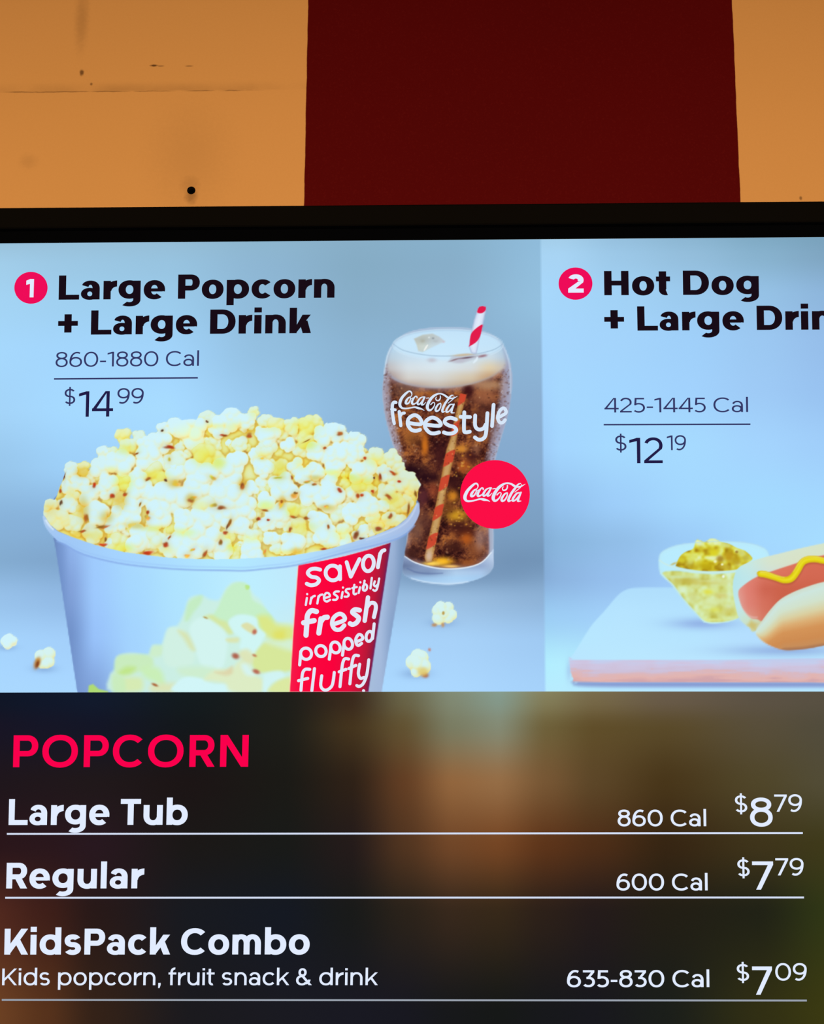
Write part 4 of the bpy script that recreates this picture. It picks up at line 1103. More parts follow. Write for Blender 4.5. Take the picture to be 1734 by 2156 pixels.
tl = to_uv(np.array([-9.0]), np.array([513.0]))[0]
top_v = to_uv(np.array([867.0]), np.array([506.0]))[0][1]
frame_top = to_uv(np.array([867.0]), np.array([435.5]))[0][1]
left_u, right_u = tl[0], tl[0] + 3445 * S
bot_v = top_v - 3445 * S * 9 / 16 * 1.02
FW = frame_top - top_v
BLACK = plain_mat('black_plastic', (6, 4, 2), .7, .02, 0, .1, 900)
BLACK2 = plain_mat('inner_lip_black', (1, 1, 2), .85, .02)  # deeper black for the inner lip of the frame


def box_mesh(name, lo, hi, mat, parent, bevel=0.0, label=None):
    bm = bmesh.new()
    bmesh.ops.create_cube(bm, size=1)
    for v in bm.verts:
        for k in range(3):
            v.co[k] = (lo[k] + hi[k]) / 2 + v.co[k] * (hi[k] - lo[k])
    if bevel:
        bmesh.ops.bevel(bm, geom=bm.edges[:], offset=bevel, segments=2, affect='EDGES', profile=.5)
    me = bpy.data.meshes.new(name)
    bm.to_mesh(me)
    bm.free()
    me.materials.append(mat)
    return link(name, me, parent, label)


# casing behind the panel, and a frame with a sloped inner lip
box_mesh('casing', (left_u - FW * .9, bot_v - FW * .9, -.055), (right_u + FW * .9, frame_top - FW * .1, -.0035), BLACK, disp, .004)
bm = bmesh.new()
lv = []
for off, h in ((0, -.004), (0, .0060), (.0012, .0072), (FW * .58, .0076), (FW * .62, .0068), (FW * .66, .0016), (FW, .0006)):
    lv.append([bm.verts.new(p) for p in ((left_u - FW + off, bot_v - FW + off, h), (right_u + FW - off, bot_v - FW + off, h), (right_u + FW - off, frame_top - off, h), (left_u - FW + off, frame_top - off, h))])
fi = []
for n_, (a, b) in enumerate(zip(lv, lv[1:])):
    for k in range(4):
        f = bm.faces.new((a[k], a[(k + 1) % 4], b[(k + 1) % 4], b[k]))
        f.material_index = 1 if n_ >= 4 else 0
me = bpy.data.meshes.new('bezel')
bm.to_mesh(me)
bm.free()
me.materials.append(BLACK)
me.materials.append(BLACK2)
link('bezel', me, disp, 'black plastic frame')
# bracket to the wall
gap_top = (WALL_Y - (D0 + DV * (frame_top - .35) + DN * -.055)[1])
p1 = disp.matrix_world.inverted() @ Vector((.3, WALL_Y, (D0 + DV * -.2)[2]))
box_mesh('mount_bracket', (.15, -.45, p1.z - .002), (.55, .05, -.054), plain_mat('bracket_steel', (40, 40, 42), .4, .5, .8), disp, .002)

# lower dark part of the screen: a blurred warm picture
xs = [-20, 100, 200, 400, 600, 740, 850, 950, 1050, 1150, 1250, 1400, 1600, 1734, 2000]
ys = [1456, 1475, 1530, 1645, 1780, 1920, 2130, 2420]
rows = [
    [(16, 22, 38), (17, 24, 42), (18, 26, 44), (20, 27, 30), (30, 30, 26), (58, 42, 29), (106, 102, 74), (130, 140, 118), (134, 156, 142), (134, 130, 94), (120, 108, 76), (106, 92, 74), (92, 82, 68), (88, 80, 66), (80, 72, 58)],
    [(16, 22, 38), (17, 24, 42), (18, 26, 44), (20, 27, 30), (30, 30, 26), (58, 42, 29), (104, 98, 70), (128, 136, 114), (132, 152, 138), (130, 124, 88), (118, 104, 72), (104, 90, 72), (92, 82, 68), (88, 80, 66), (80, 72, 58)],
    [(24, 21, 36), (22, 22, 38), (20, 22, 38), (20, 24, 27), (30, 30, 25), (68, 52, 30), (98, 82, 50), (122, 124, 98), (132, 138, 116), (110, 96, 58), (96, 78, 42), (90, 74, 42), (88, 78, 58), (82, 76, 60), (74, 66, 50)],
    [(31, 22, 28), (32, 23, 27), (32, 24, 26), (28, 21, 21), (27, 26, 22), (46, 33, 23), (98, 62, 36), (146, 102, 62), (149, 109, 70), (118, 86, 52), (92, 70, 40), (72, 54, 26), (80, 70, 42), (82, 76, 54), (70, 64, 44)],
    [(42, 22, 26), (42, 23, 28), (40, 24, 31), (27, 24, 23), (25, 26, 24), (36, 27, 26), (80, 52, 32), (112, 70, 40), (116, 69, 36), (92, 52, 26), (78, 46, 24), (54, 37, 19), (62, 52, 27), (62, 57, 26), (52, 50, 24)],
    [(82, 41, 31), (62, 31, 25), (40, 25, 24), (24, 26, 32), (21, 25, 34), (25, 26, 25), (42, 34, 26), (55, 40, 28), (54, 40, 25), (44, 32, 25), (36, 27, 26), (34, 30, 21), (33, 34, 22), (47, 54, 22), (44, 48, 22)],
    [(110, 66, 36), (86, 50, 28), (52, 34, 24), (27, 26, 30), (26, 26, 33), (25, 25, 34), (24, 24, 32), (23, 24, 26), (22, 24, 23), (23, 24, 27), (24, 24, 29), (27, 30, 26), (49, 47, 20), (58, 57, 18), (46, 46, 20)],
    [(100, 60, 34), (80, 46, 28), (50, 34, 24), (27, 26, 30), (26, 26, 32), (25, 25, 32), (24, 24, 30), (23, 24, 26), (22, 24, 24), (23, 24, 26), (24, 24, 28), (26, 28, 25), (44, 42, 20), (50, 50, 18), (42, 42, 20)]]
low = grid_color(xs, ys, rows)
gx = np.arange(0, 451) / 450.0
gy = np.arange(0, 161) / 160.0
# regular grid on the display face itself
U, V = np.meshgrid(left_u + (right_u - left_u) * gx, bot_v + (top_v - bot_v) * (1 - gy))


def face_to_px(u, v):
    p = D0 + u[..., None] * DU + v[..., None] * DV - CP
    q = p @ RM
    return W / 2 + q[..., 0] / -q[..., 2] * F, H / 2 - q[..., 1] / -q[..., 2] * F


GX, GY = face_to_px(U, V)
screen = grid_mesh('screen', GX, GY, np.ones((160, 450), bool), .0004, disp, 'dark glowing screen with a blurred amber background', color=lambda x, y: low(np.minimum(x, 2000), y))

# combo picture backgrounds
seam_top, seam_bot = seam_x(500), seam_x(BOT)
h = .0008


def quad_grid(name, pl, pr, label, nx, ny, color=None):
    """pl(y), pr(y): left and right edge as photo x; the upper edge follows the screen"""
    tt = np.linspace(0, 1, ny)[:, None]
    ss = np.linspace(0, 1, nx)[None, :]
    xl = pl
    X = np.zeros((ny, nx))
    Y = np.zeros((ny, nx))
    for j in range(nx):
        s = j / (nx - 1)
        xt = pl[0] + (pr[0] - pl[0]) * s
        xb = pl[1] + (pr[1] - pl[1]) * s
        yt = 513.0 - 7.6 * xt / 1000
        yb = 1458.2 - 2.4 * min(max(xb, -20), 1150) / 1150 + max(0, xb - 1150) * 0.0002
        X[:, j] = xt + (xb - xt) * tt[:, 0]
        Y[:, j] = yt + (yb - yt) * tt[:, 0]
    return grid_mesh(name, X, Y, np.ones((ny - 1, nx - 1), bool), h, disp, label, color)


bgcol1 = lambda x, y: bg_at(x, y)


def bg_at(x, y):
    xs_, ys_ = np.clip(x, X0, X0 + CW - 2), np.clip(y, Y0, BOT)
    return sample(xs_, ys_)


b1 = quad_grid('combo_background', (-8.5, -16), (seam_top, seam_bot), 'pale blue picture background of the popcorn combo', 400, 330, bg_at)
b2 = quad_grid('combo_background', (seam_top, seam_bot), (1900, 1925), 'pale blue picture background of the hot dog combo', 260, 320, bg_at)
b3 = quad_grid('combo_background', (1900, 1925), (3395, 3440), None, 40, 30, lambda x, y: bg2(np.full_like(x, 1940.0), y))

# ------------------------------------------------------------------ lettering
CAP, XH, ASC, DSC = 700, 535, 735, -195


def ring_(cx, cy, rx, ry, a0, a1, wx, wy, n=None):
    n = n or max(6, int(abs(a1 - a0) / 9))
    out = []
    pr = None
    for k in range(n + 1):
        t = math.radians(a0 + (a1 - a0) * k / n)
        c, s = math.cos(t), math.sin(t)
        c2 = math.copysign(abs(c) ** .94, c)
        s2 = math.copysign(abs(s) ** .94, s)
        o = (cx + rx * c2, cy + ry * s2)
        i = (cx + max(rx - wx, 1) * c2, cy + max(ry - wy, 1) * s2)
        if pr:
            out.append([pr[0], o, i, pr[1]])
        pr = (o, i)
    return out


def box_(x0, y0, x1, y1):
    return [[(x0, y0), (x1, y0), (x1, y1), (x0, y1)]]


def diag_(x0, y0, x1, y1, w):
    """slanted stroke cut level at both ends, w its width along the baseline, x = left edge"""
    return [[(x0, y0), (x0 + w, y0), (x1 + w, y1), (x1, y1)]]


def k_arms(wx, w, top, f):
    """arm and leg of a k meeting cleanly at the stem"""
    d = wx * 1.14
    m = top * (1 - f) / (w - 10 - d - wx)
    up = lambda x: top * f + m * (x - wx)
    lo = max(up(wx * .9) - m * d, 0)
    x1 = wx + (w - wx) * .16
    return [[(wx * .9, lo), (w - 10, top), (w - 10 - d, top), (wx * .9, up(wx * .9))]] + diag_(w - d, 0, x1, up(x1), d)


def glyph(ch, wx, wy):
    k = (wx - 70) / 140.0            # 0 light .. 1 black
    sb, rb = 62 - 14 * k, 40 - 8 * k  # side bearings: straight, round
    X = XH
    P = []
    if ch == ' ':
        return [], 230 + 30 * k
    if ch in 'o0O':
        if ch == 'o':
            w, ht = 520 + 70 * k, X
        elif ch == 'O':
            w, ht = 770 + 20 * k, CAP
        else:
            w, ht = 590 + 40 * k, CAP
        P = ring_(w / 2, ht / 2, w / 2, ht / 2 + 11, 0, 360, wx, wy)
        return P, (w, rb, rb)
    if ch in 'bdpq':
        w = 530 + 80 * k
        P = ring_(w / 2 if ch in 'dq' else w / 2, X / 2, w / 2, X / 2 + 11, 0, 360, wx, wy)
        xs = 0 if ch in 'bp' else w - wx
        P += box_(xs, 0 if ch in 'bd' else DSC, xs + wx, ASC if ch in 'bd' else X)
        return P, (w, sb if ch in 'bp' else rb, rb if ch in 'bp' else sb)
    if ch == 'a':
        w = 440 + 70 * k
        ry = X * .40
        P = ring_(w * .5, X - ry, w * .5, ry + 11, 0, 158, wx, wy * (1 - .14 * k))
        P = [[(max(px_, w * .07), py_) for px_, py_ in q] for q in P]
        P += box_(w - wx, 0, w, X - ry)
        bh = X * .61
        P += ring_(w * .47, bh / 2, w * .47, bh / 2 + 10, 0, 360, wx * (1 - .14 * k), wy * (1 - .26 * k))
        return P, (w, rb * .9, sb)
    if ch == 'e':
        w = 510 + 70 * k
        P = ring_(w / 2, X / 2, w / 2, X / 2 + 11, -10, 180, wx, wy) + ring_(w / 2, X / 2, w / 2, X / 2 + 11, 180, 312, wx, wy)
        P += box_(wx * .6, X * .5 - wy * (.46 - .10 * k), w - wx * .35, X * .5 + wy * (.36 - .08 * k))
        return P, (w, rb, rb)
    if ch == 'c':
        w = 480 + 60 * k
        P = ring_(w * .54, X / 2, w * .54, X / 2 + 11, 42, 318, wx, wy)
        return P, (w, rb, rb * .6)
    if ch == 's':
        w = 400 + 80 * k
        r1 = (X / 2 + wy / 2) / 2 + 6
        P = ring_(w / 2, X + 11 - r1, w / 2 - 6, r1, 28, 180, wx * .95, wy) + ring_(w / 2, X + 11 - r1, w / 2 - 6, r1, 180, 276, wx * .95, wy)
        P += ring_(w / 2, -11 + r1, w / 2, r1, 96, 0, wx * .95, wy) + ring_(w / 2, -11 + r1, w / 2, r1, 0, -150, wx * .95, wy)
        return P, (w, rb, rb)
    if ch == 'g':
        w = 530 + 70 * k
        P = ring_(w / 2, X / 2 + 12, w / 2, X / 2, 0, 360, wx, wy)
        P += box_(w - wx, -10, w, X)
        P += ring_(w * .5, -10, w * .5, -DSC + 6, 0, -128, wx, wy * (1 - .1 * k))
        return P, (w, rb, sb)
    if ch == 'r':
        w = 300 + 70 * k
        P = box_(0, 0, wx, X) + ring_(w + 30, X * .42, w + 30 - wx * .12, X * .60, 176, 84, wx * .95, wy * 1.25)
        P = [[(min(px_, w), py_) for px_, py_ in q] for q in P]
        return P, (w, sb, 6)
    if ch in 'nhmu':
        w = 470 + 90 * k
        ry = X * .46
        if ch == 'm':
            w2 = 410 + 90 * k
            P = box_(0, 0, wx, X)
            for o in (0, w2 - wx):
                P += box_(o + w2 - wx, 0, o + w2, X - ry) + ring_(o + w2 / 2, X - ry, w2 / 2, ry + 11, 0, 165, wx, wy)
            return P, (2 * w2 - wx, sb, sb)
        if ch == 'u':
            P = box_(w - wx, 0, w, X) + box_(0, ry, wx, X) + ring_(w / 2, ry, w / 2, ry + 11, 180, 345, wx, wy)
        else:
            P = box_(0, 0, wx, ASC if ch == 'h' else X) + box_(w - wx, 0, w, X - ry) + ring_(w / 2, X - ry, w / 2, ry + 11, 0, 165, wx, wy)
        return P, (w, sb, sb)
    if ch == 'l':
        return box_(0, 0, wx, ASC), (wx, sb, sb)
    if ch == 'i':
        return box_(0, 0, wx, X) + box_(-2, X + 90 - 20 * k, wx + 2, X + 90 - 20 * k + wy * 1.0 + 6), (wx, sb, sb)
    if ch == 'k':
        w = 480 + 110 * k
        P = box_(0, 0, wx, ASC)
        P += k_arms(wx, w, X, .46)
        return P, (w, sb, 8)
    if ch == 't':
        w = 300 + 80 * k
        xs = 74
        P = box_(xs, X * .3, xs + wx, X + 150) + box_(0, X - wy, w, X)
        P += ring_(xs + (w - xs) * .62, X * .3, (w - xs) * .62, X * .3 + 8, 180, 285, wx, wy)
        return P, (w, 14, 22)
    if ch == 'f':
        w = 310 + 70 * k
        xs = 74
        P = box_(xs, 0, xs + wx, ASC - 200) + box_(0, X - wy, w - 10, X)
        P += ring_(xs + (w - xs) * .7, ASC - 200, (w - xs) * .7, 208, 180, 82, wx, wy)
        return P, (w, 14, 4)
    if ch in 'vy':
        w = 500 + 90 * k
        b = w / 2 - wx * .52
        P = diag_(b, 0, 0, X, wx * 1.08) + diag_(b - wx * .06, 0, w - wx * 1.08, X, wx * 1.08)
        return P, (w, 6, 6)
    if ch == ',':
        return [[(0, 0), (0, wy * 1.1), (wx, wy * 1.1), (wx, 10), (wx * .55, -120), (0, -120)]], (wx, sb, sb)
    if ch == '-':
        return box_(0, 210, 250, 210 + wy), (250, 36, 36)
    if ch == '+':
        w = 430 + 110 * k
        c = 330
        return box_(0, c - wy / 2, w, c + wy / 2) + box_(w / 2 - wx / 2, c - w / 2, w / 2 + wx / 2, c + w / 2), (w, 40, 40)
    if ch == '&':
        w = 640
        P = ring_(w * .40, CAP - 165, 165, 176, 0, 360, wx, wy) + ring_(w * .37, 205, w * .37, 216, 60, 330, wx, wy)
        P += diag_(w - wx * 1.3, 0, w * .20, CAP * .66, wx * 1.3) + ring_(w * .40, 260, w * .52, 260, -62, -6, wx, wy)
        return P, (w, 30, 20)
    # capitals
    if ch == 'L':
        w = 450 + 110 * k
        return box_(0, 0, wx, CAP) + box_(0, 0, w, wy), (w, sb + 6, 16)
    if ch == 'T':
        w = 530 + 40 * k
        return box_(0, CAP - wy, w, CAP) + box_(w / 2 - wx / 2, 0, w / 2 + wx / 2, CAP), (w, 22, 22)
    if ch == 'H':
        w = 560 + 90 * k
        return box_(0, 0, wx, CAP) + box_(w - wx, 0, w, CAP) + box_(wx * .5, CAP / 2 - wy / 2, w - wx * .5, CAP / 2 + wy / 2), (w, sb + 6, sb + 6)
    if ch in 'PR':
        w = 500 + 90 * k
        bh = CAP * (.66 if ch == 'P' else .64)
        ry = bh / 2
        P = box_(0, 0, wx, CAP) + box_(wx * .5, CAP - wy, w - ry, CAP) + box_(wx * .5, CAP - bh, w - ry, CAP - bh + wy)
        P += ring_(w - ry * 1.02, CAP - ry, ry * 1.02, ry, 90, -90, wx, wy)
        if ch == 'R':
            P += diag_(w - wx * 1.15 + 12, 0, w * .36, CAP - bh + wy * .6, wx * 1.15)
        return P, (w + (12 if ch == 'R' else 0), sb + 6, 22)
    if ch == 'D':
        w = 620 + 70 * k
        ry = CAP / 2
        P = box_(0, 0, wx, CAP) + box_(wx * .5, CAP - wy, w - ry, CAP) + box_(wx * .5, 0, w - ry, wy)
        P += ring_(w - ry * 1.02, ry, ry * 1.02, ry, 90, -90, wx, wy)
        return P, (w, sb + 6, rb)
    if ch == 'C':
        w = 660 + 30 * k
        return ring_(w * .55, CAP / 2, w * .55, CAP / 2 + 11, 44, 316, wx, wy), (w, rb, 26)
    if ch == 'K':
        w = 580 + 100 * k
        P = box_(0, 0, wx, CAP) + k_arms(wx, w, CAP, .42)
        return P, (w, sb + 6, 8)
    if ch == 'N':
        w = 590 + 60 * k
        return box_(0, 0, wx, CAP) + box_(w - wx, 0, w, CAP) + diag_(w - wx * 1.15, 0, 0, CAP, wx * 1.15), (w, sb + 6, sb + 6)
    # figures
    if ch == '1':
        w = 190 + wx
        return box_(w - wx, 0, w, CAP) + [[(w - wx * .4, CAP), (w - wx, CAP), (0, CAP - 62), (0, CAP - 62 - wy), (w - wx * .5, CAP - wy * 1.02)]], (w, 20, sb)
    if ch == '2':
        w = 460 + 60 * k
        ry = 215
        P = ring_(w / 2, CAP - ry, w / 2, ry + 11, 160, -28, wx, wy * 1.02)
        P += box_(0, 0, w, wy)
        P += [[(0, wy * .98), (wx * 1.25, wy * .98), (w * .955, CAP - ry - 95), (w - wx * .95, CAP - ry - 60)]]
        return P, (w, 34, 34)
    if ch == '3':
        w = 460 + 60 * k
        P = box_(20, CAP - wy, w - 20, CAP)
        P += [[(w - 20, CAP - wy * .9), (w - 20 - wx * 1.15, CAP - wy * .9), (w * .34, CAP * .61 - wy * .5), (w * .34 + wx * 1.1, CAP * .61 - wy * .5)]]
        P += box_(w * .32, CAP * .61 - wy, w * .52, CAP * .61)
        P += ring_(w * .47, CAP * .305, w * .53, CAP * .305 + 4, 90, -140, wx, wy)
        return P, (w, 26, 34)
    if ch == '4':
        w = 560 + 50 * k
        bx = w - wx - 100
        P = box_(bx, 0, bx + wx, CAP) + box_(0, 150, w, 150 + wy)
        P += [[(0, 150 + wy * .6), (wx * 1.2, 150 + wy * .6), (bx + wx * .4, CAP), (bx - wx * .35, CAP)]]
        return P, (w, 22, 18)
    if ch == '5':
        w = 460 + 60 * k
        P = box_(60, CAP - wy, w - 30, CAP) + [[(40, 345), (40 + wx, 345), (60 + wx, CAP - wy * .5), (60, CAP - wy * .5)]]
        P += ring_(w * .46, 222, w * .54, 233, 122, -140, wx, wy)
        return P, (w, 26, 34)
    if ch in '69':
        w = 520 + 50 * k
        r = 228
        P = ring_(w / 2, r, w / 2, r + 11, 0, 360, wx, wy)
        P += ring_(w * .60, 235, w * .60, CAP - 235 + 11, 180, 66, wx, wy)
        P = [[(px_, max(py_, 0 - 11)) for px_, py_ in q] for q in P]
        if ch == '9':
            P = [[(w - px_, CAP - py_) for px_, py_ in q] for q in P]
        return P, (w, 34, 34)
    if ch == '7':
        w = 480 + 50 * k
        return box_(0, CAP - wy, w, CAP) + [[(w, CAP - wy * .9), (w - wx * 1.2, CAP - wy * .9), (w * .17, 0), (w * .17 + wx * 1.12, 0)]], (w, 26, 18)
    if ch == '8':
        w = 500 + 60 * k
        r1 = (CAP * .53 + wy) / 2
        r2 = (CAP + 22 - 2 * r1 + wy * .9) / 2
        P = ring_(w / 2, -11 + r1, w / 2, r1, 0, 360, wx, wy) + ring_(w / 2, CAP + 11 - r2, w / 2 - 26, r2, 0, 360, wx, wy)
        return P, (w, 34, 34)
    if ch == '$':
        w = 460 + 60 * k
        r1 = (CAP / 2 + wy / 2) / 2 + 6
        P = ring_(w / 2, CAP + 11 - r1, w / 2 - 6, r1, 30, 276, wx, wy) + ring_(w / 2, -11 + r1, w / 2, r1, 96, -150, wx, wy)
        P += box_(w / 2 - wx * .42, -100, w / 2 + wx * .42, CAP + 100)
        return P, (w, 30, 30)
    return box_(0, 0, 300, 500), (300, 40, 40)


def set_text(s, wx, wy, track=0):
    pen, polys, first = 0.0, [], True
    last_rb = 0
    for ch in s:
        P, m = glyph(ch, wx, wy)
        if isinstance(m, tuple):
            w, l, r = m
            if first:
                l = 0
            polys += [[(x + pen + l, y) for x, y in q] for q in P]
            pen += l + w + r + track
            last_rb = r + track
        else:
            pen += m + track
        first = False
    return polys, pen - last_rb


def text(name, s, x0, b0, x1, b1, cap, wx, wy, mat, parent, label=None, h=.0016, track=0):
    """s set between two points of its baseline with a given capital height, all in photo pixels"""
    polys, wid = set_text(s, wx, wy, track)
    sx, sl, sy = (x1 - x0) / wid, (b1 - b0) / (x1 - x0), cap / 700.0
    lean = ((x0 + x1) / 2 - 960) / 30000.0
    out = []
    for q in polys:
        o = []
        for x, y in q:
            px = x0 + x * sx
            py = b0 + (px - x0) * sl - y * sy
            o.append((px - (y * sy) * lean, py))
        out.append(o)
    return poly_mesh(name, out, h, mat, parent, label)


def bar(name, x0, y0, x1, y1, t, mat, parent, label=None):
    return poly_mesh(name, [[(x0, y0 + t / 2), (x1, y1 + t / 2), (x1, y1 - t / 2), (x0, y0 - t / 2)]], .0016, mat, parent, label)


INK = srgb_mat('black_ink_light', (24, 12, 22))
NAVY = srgb_mat('navy_ink_light', (52, 54, 100))
NAVY2 = srgb_mat('deep_navy_ink_light', (34, 28, 70))
WHITE = srgb_mat('white_light', (226, 236, 255))
LINEW = srgb_mat('rule_light', (212, 222, 244))
LINED = srgb_mat('dim_rule_light', (150, 158, 170))
PINK = srgb_mat('pink_red_light', (238, 12, 88))
HEAD = srgb_mat('heading_red_light', (250, 0, 76))
DISC = srgb_mat('logo_red_light', (252, 14, 70))
LETTER = srgb_mat('label_white_light', (226, 232, 248))

# combo one
bd = poly_mesh('number_badge', [oval(66, 606.8, 35, 33.6, 0, 48)], .0014, PINK, disp, 'round pink badge beside the popcorn headline')
text('digit', '1', 55.5, 627.0, 71.5, 626.9, 38.5, 200, 160, WHITE, bd, 'white figure 1')
text('headline', 'Large Popcorn', 124.2, 632.0, 704.0, 627.6, 51.0, 196, 140, INK, disp, 'black headline reading Large Popcorn')
text('headline', '+ Large Drink', 122.8, 706.0, 654.6, 702.2, 51.0, 196, 140, INK, disp, 'black headline reading + Large Drink in the popcorn combo')
text('calorie_text', '860-1880 Cal', 117.6, 773.4, 419.0, 770.8, 31.0, 78, 72, NAVY, disp, 'thin navy text reading 860-1880 Cal')
bar('divider_line', 114.5, 798.6, 417, 796.2, 3.2, NAVY, disp, 'thin navy line under 860-1880 Cal')
pr = text('price', '14', 166.0, 878.2, 238.4, 877.6, 53.5, 86, 78, NAVY2, disp, 'navy price reading $14.99')
text('dollar_sign', '$', 136.0, 851.0, 159.0, 850.8, 31.0, 80, 74, NAVY, pr)
text('cents', '99', 247.4, 850.4, 302.8, 850.0, 32.0, 80, 74, NAVY, pr)

# combo two
bd = poly_mesh('number_badge', [oval(1210.8, 598, 35.6, 34, 0, 48)], .0014, PINK, disp, 'round pink badge beside the hot dog headline')
text('digit', '2', 1195.4, 617.2, 1228.0, 617.0, 38.0, 190, 160, WHITE, bd, 'white figure 2')
text('headline', 'Hot Dog', 1271.4, 622.6, 1596.4, 621.2, 51.0, 196, 140, INK, disp, 'black headline reading Hot Dog')
text('headline', '+ Large Drink', 1271.7, 697.4, 1805.0, 694.4, 51.0, 196, 140, INK, disp, 'black headline reading + Large Drink in the hot dog combo')
text('calorie_text', '425-1445 Cal', 1271.7, 869.2, 1573.6, 868.2, 30.5, 78, 72, NAVY, disp, 'thin navy text reading 425-1445 Cal')
bar('divider_line', 1270, 894.8, 1578.4, 893.9, 3.2, NAVY, disp, 'thin navy line under 425-1445 Cal')
pr = text('price', '12', 1324.3, 976.0, 1394.2, 975.7, 53.5, 86, 78, NAVY2, disp, 'navy price reading $12.19')
text('dollar_sign', '$', 1294.2, 949.0, 1318.0, 948.9, 31.0, 80, 74, NAVY, pr)
text('cents', '19', 1403.0, 948.4, 1443.2, 948.2, 31.0, 80, 74, NAVY, pr)

# price list
text('section_heading', 'POPCORN', 28.4, 1615.2, 522.6, 1614.2, 67.0, 138, 118, HEAD, disp, 'red heading reading POPCORN', track=34)
text('item_name', 'Large Tub', 19.0, 1736.7, 395.2, 1736.2, 54.5, 162, 134, WHITE, disp, 'white text reading Large Tub')
text('item_name', 'Regular', 14.0, 1870.2, 303.6, 1870.0, 54.0, 162, 134, WHITE, disp, 'white text reading Regular')
text('item_name', 'KidsPack Combo', 10.0, 2009.2, 651.6, 2008.8, 54.5, 162, 134, WHITE, disp, 'bold white item name on the third row of the price list')
text('item_description', 'Kids popcorn, fruit snack & drink', 5.4, 2073.6, 795.2, 2073.4, 35.0, 98, 86, WHITE, disp, 'small white text reading Kids popcorn, fruit snack & drink')
for (x0_, yy0, x1_, yy1, m_, n_) in ((15.5, 1755.4, 1688.5, 1753.6, LINEW, 'Large Tub'), (12, 1889.6, 1691, 1889.0, LINEW, 'Regular'), (4.8, 2104.6, 1697, 2105.8, LINED, 'third')):
    bar('divider_line', x0_, yy0, x1_, yy1, 3.9, m_, disp, 'thin white line under the %s row' % n_)
for s_, x0_, b_, x1_, c_ in (('860 Cal', 1299.5, 1739.2, 1485.6, 34.5), ('600 Cal', 1297.0, 1874.2, 1488.6, 35.0), ('635-830 Cal', 1193.0, 2077.6, 1492.2, 35.5)):
    text('calorie_text', s_, x0_, b_, x1_, b_, c_, 104, 92, WHITE, disp, 'white text reading ' + s_)
for d_, c_, (dx0, db), (nx0, nx1, nb), (cx0, cx1, cb) in (('8', '79', (1546, 1709.4), (1578, 1625.6, 1739.4), (1629, 1687.2, 1708.6)), ('7', '79', (1551, 1844.0), (1583, 1627.2, 1872.8), (1631.4, 1690.6, 1842.6)), ('7', '09', (1549.8, 2064.0), (1583, 1624.8, 2093.6), (1631, 1697.2, 2063.6))):
    pr = text('price', d_, nx0, nb, nx1, nb, 59.5, 100, 92, WHITE, disp, 'white price reading $%s.%s' % (d_, c_))
    text('dollar_sign', '$', dx0, db, dx0 + 26, db, 34.5, 92, 84, WHITE, pr)
    text('cents', c_, cx0, cb, cx1, cb, 36.0, 92, 84, WHITE, pr)


# round-ended and script strokes
def stroke(pts, wid, closed=False, n=6, smooth_=True):
    """polygons of a stroke with round ends"""
    a = np.asarray([(p[0], p[1], p[2] if len(p) > 2 else wid) for p in pts], float)
    if smooth_ and len(a) > 2:
        a = spline(a, closed, n)
        if closed:
            a = np.concatenate([a, a[:1]])
    if len(a) == 1:
        return [oval(a[0, 0], a[0, 1], a[0, 2] / 2, a[0, 2] / 2, 0, 14)]
    t = np.gradient(a[:, :2], axis=0)
    t /= np.linalg.norm(t, axis=1)[:, None] + 1e-9
    nn = np.stack([-t[:, 1], t[:, 0]], -1)
    L_, R_ = a[:, :2] + nn * a[:, 2:] / 2, a[:, :2] - nn * a[:, 2:] / 2
    out = [[L_[i], L_[i + 1], R_[i + 1], R_[i]] for i in range(len(a) - 1)]
    if not closed:
        for i in (0, len(a) - 1):
            out.append(oval(a[i, 0], a[i, 1], a[i, 2] / 2, a[i, 2] / 2, 0, 14))
    return out


def ringpts(cx, cy, rx, ry, rot=0.0):
    return [tuple(p) for p in oval(cx, cy, rx, ry, rot, 16)]


def clip_low(polys, ymax):
    return [[(p[0], min(p[1], ymax)) for p in q] for q in polys]


def words(name, z, strokes, mat, parent, label, pen, h=.0026, ymax=BOT):
    polys = []
    u0, u1 = z((0, 0), (1, 0))
    sc = math.hypot(u1[0] - u0[0], u1[1] - u0[1])
    for st in strokes:
        closed = False
        w = pen
        if isinstance(st, dict):
            closed = st.get('closed', False)
            w = st.get('w', pen)
            st = st['p']
        polys += stroke(z(*st), w * sc, closed, 6)
    return poly_mesh(name, clip_low(polys, ymax), h, mat, parent, label)


# ------------------------------------------------------------------ pictured things as parts of the display
tub = picture('popcorn_tub', TUB, .0012, disp, 2.0, 'white paper popcorn tub heaped with popcorn')
picture('tub_rim', RIM, .0020, tub, 1.5, 'rolled white rim')
picture('printed_popcorn', PRINT, .0016, tub, 1.8, 'pale printed popcorn picture on the tub', clip=TUB)
picture('tub_label', LABEL, .0018, tub, 1.5, 'red label with white words')

# popcorn heap: the larger kernels one by one, the rest together
step = 1.25
X, Y = np.meshgrid(np.arange(84, 892, step), np.arange(856, 1186, step))
d = PILE_FIELD[np.clip((Y - PILE_ORG[1]).round().astype(int), 0, PILE_FIELD.shape[0] - 1), np.clip((X - PILE_ORG[0]).round().astype(int), 0, PILE_FIELD.shape[1] - 1)]
ins = d > 0
keep = ins[:-1, :-1] | ins[1:, :-1] | ins[:-1, 1:] | ins[1:, 1:]
gy_, gx_ = np.gradient(d, step)
g = np.sqrt(gx_ ** 2 + gy_ ** 2) + 1e-6
mv = np.clip(d, -1.6 * step, 0)
Xs, Ys = np.where(ins, X, X - mv * gx_ / g), np.where(ins, Y, Y - mv * gy_ / g)

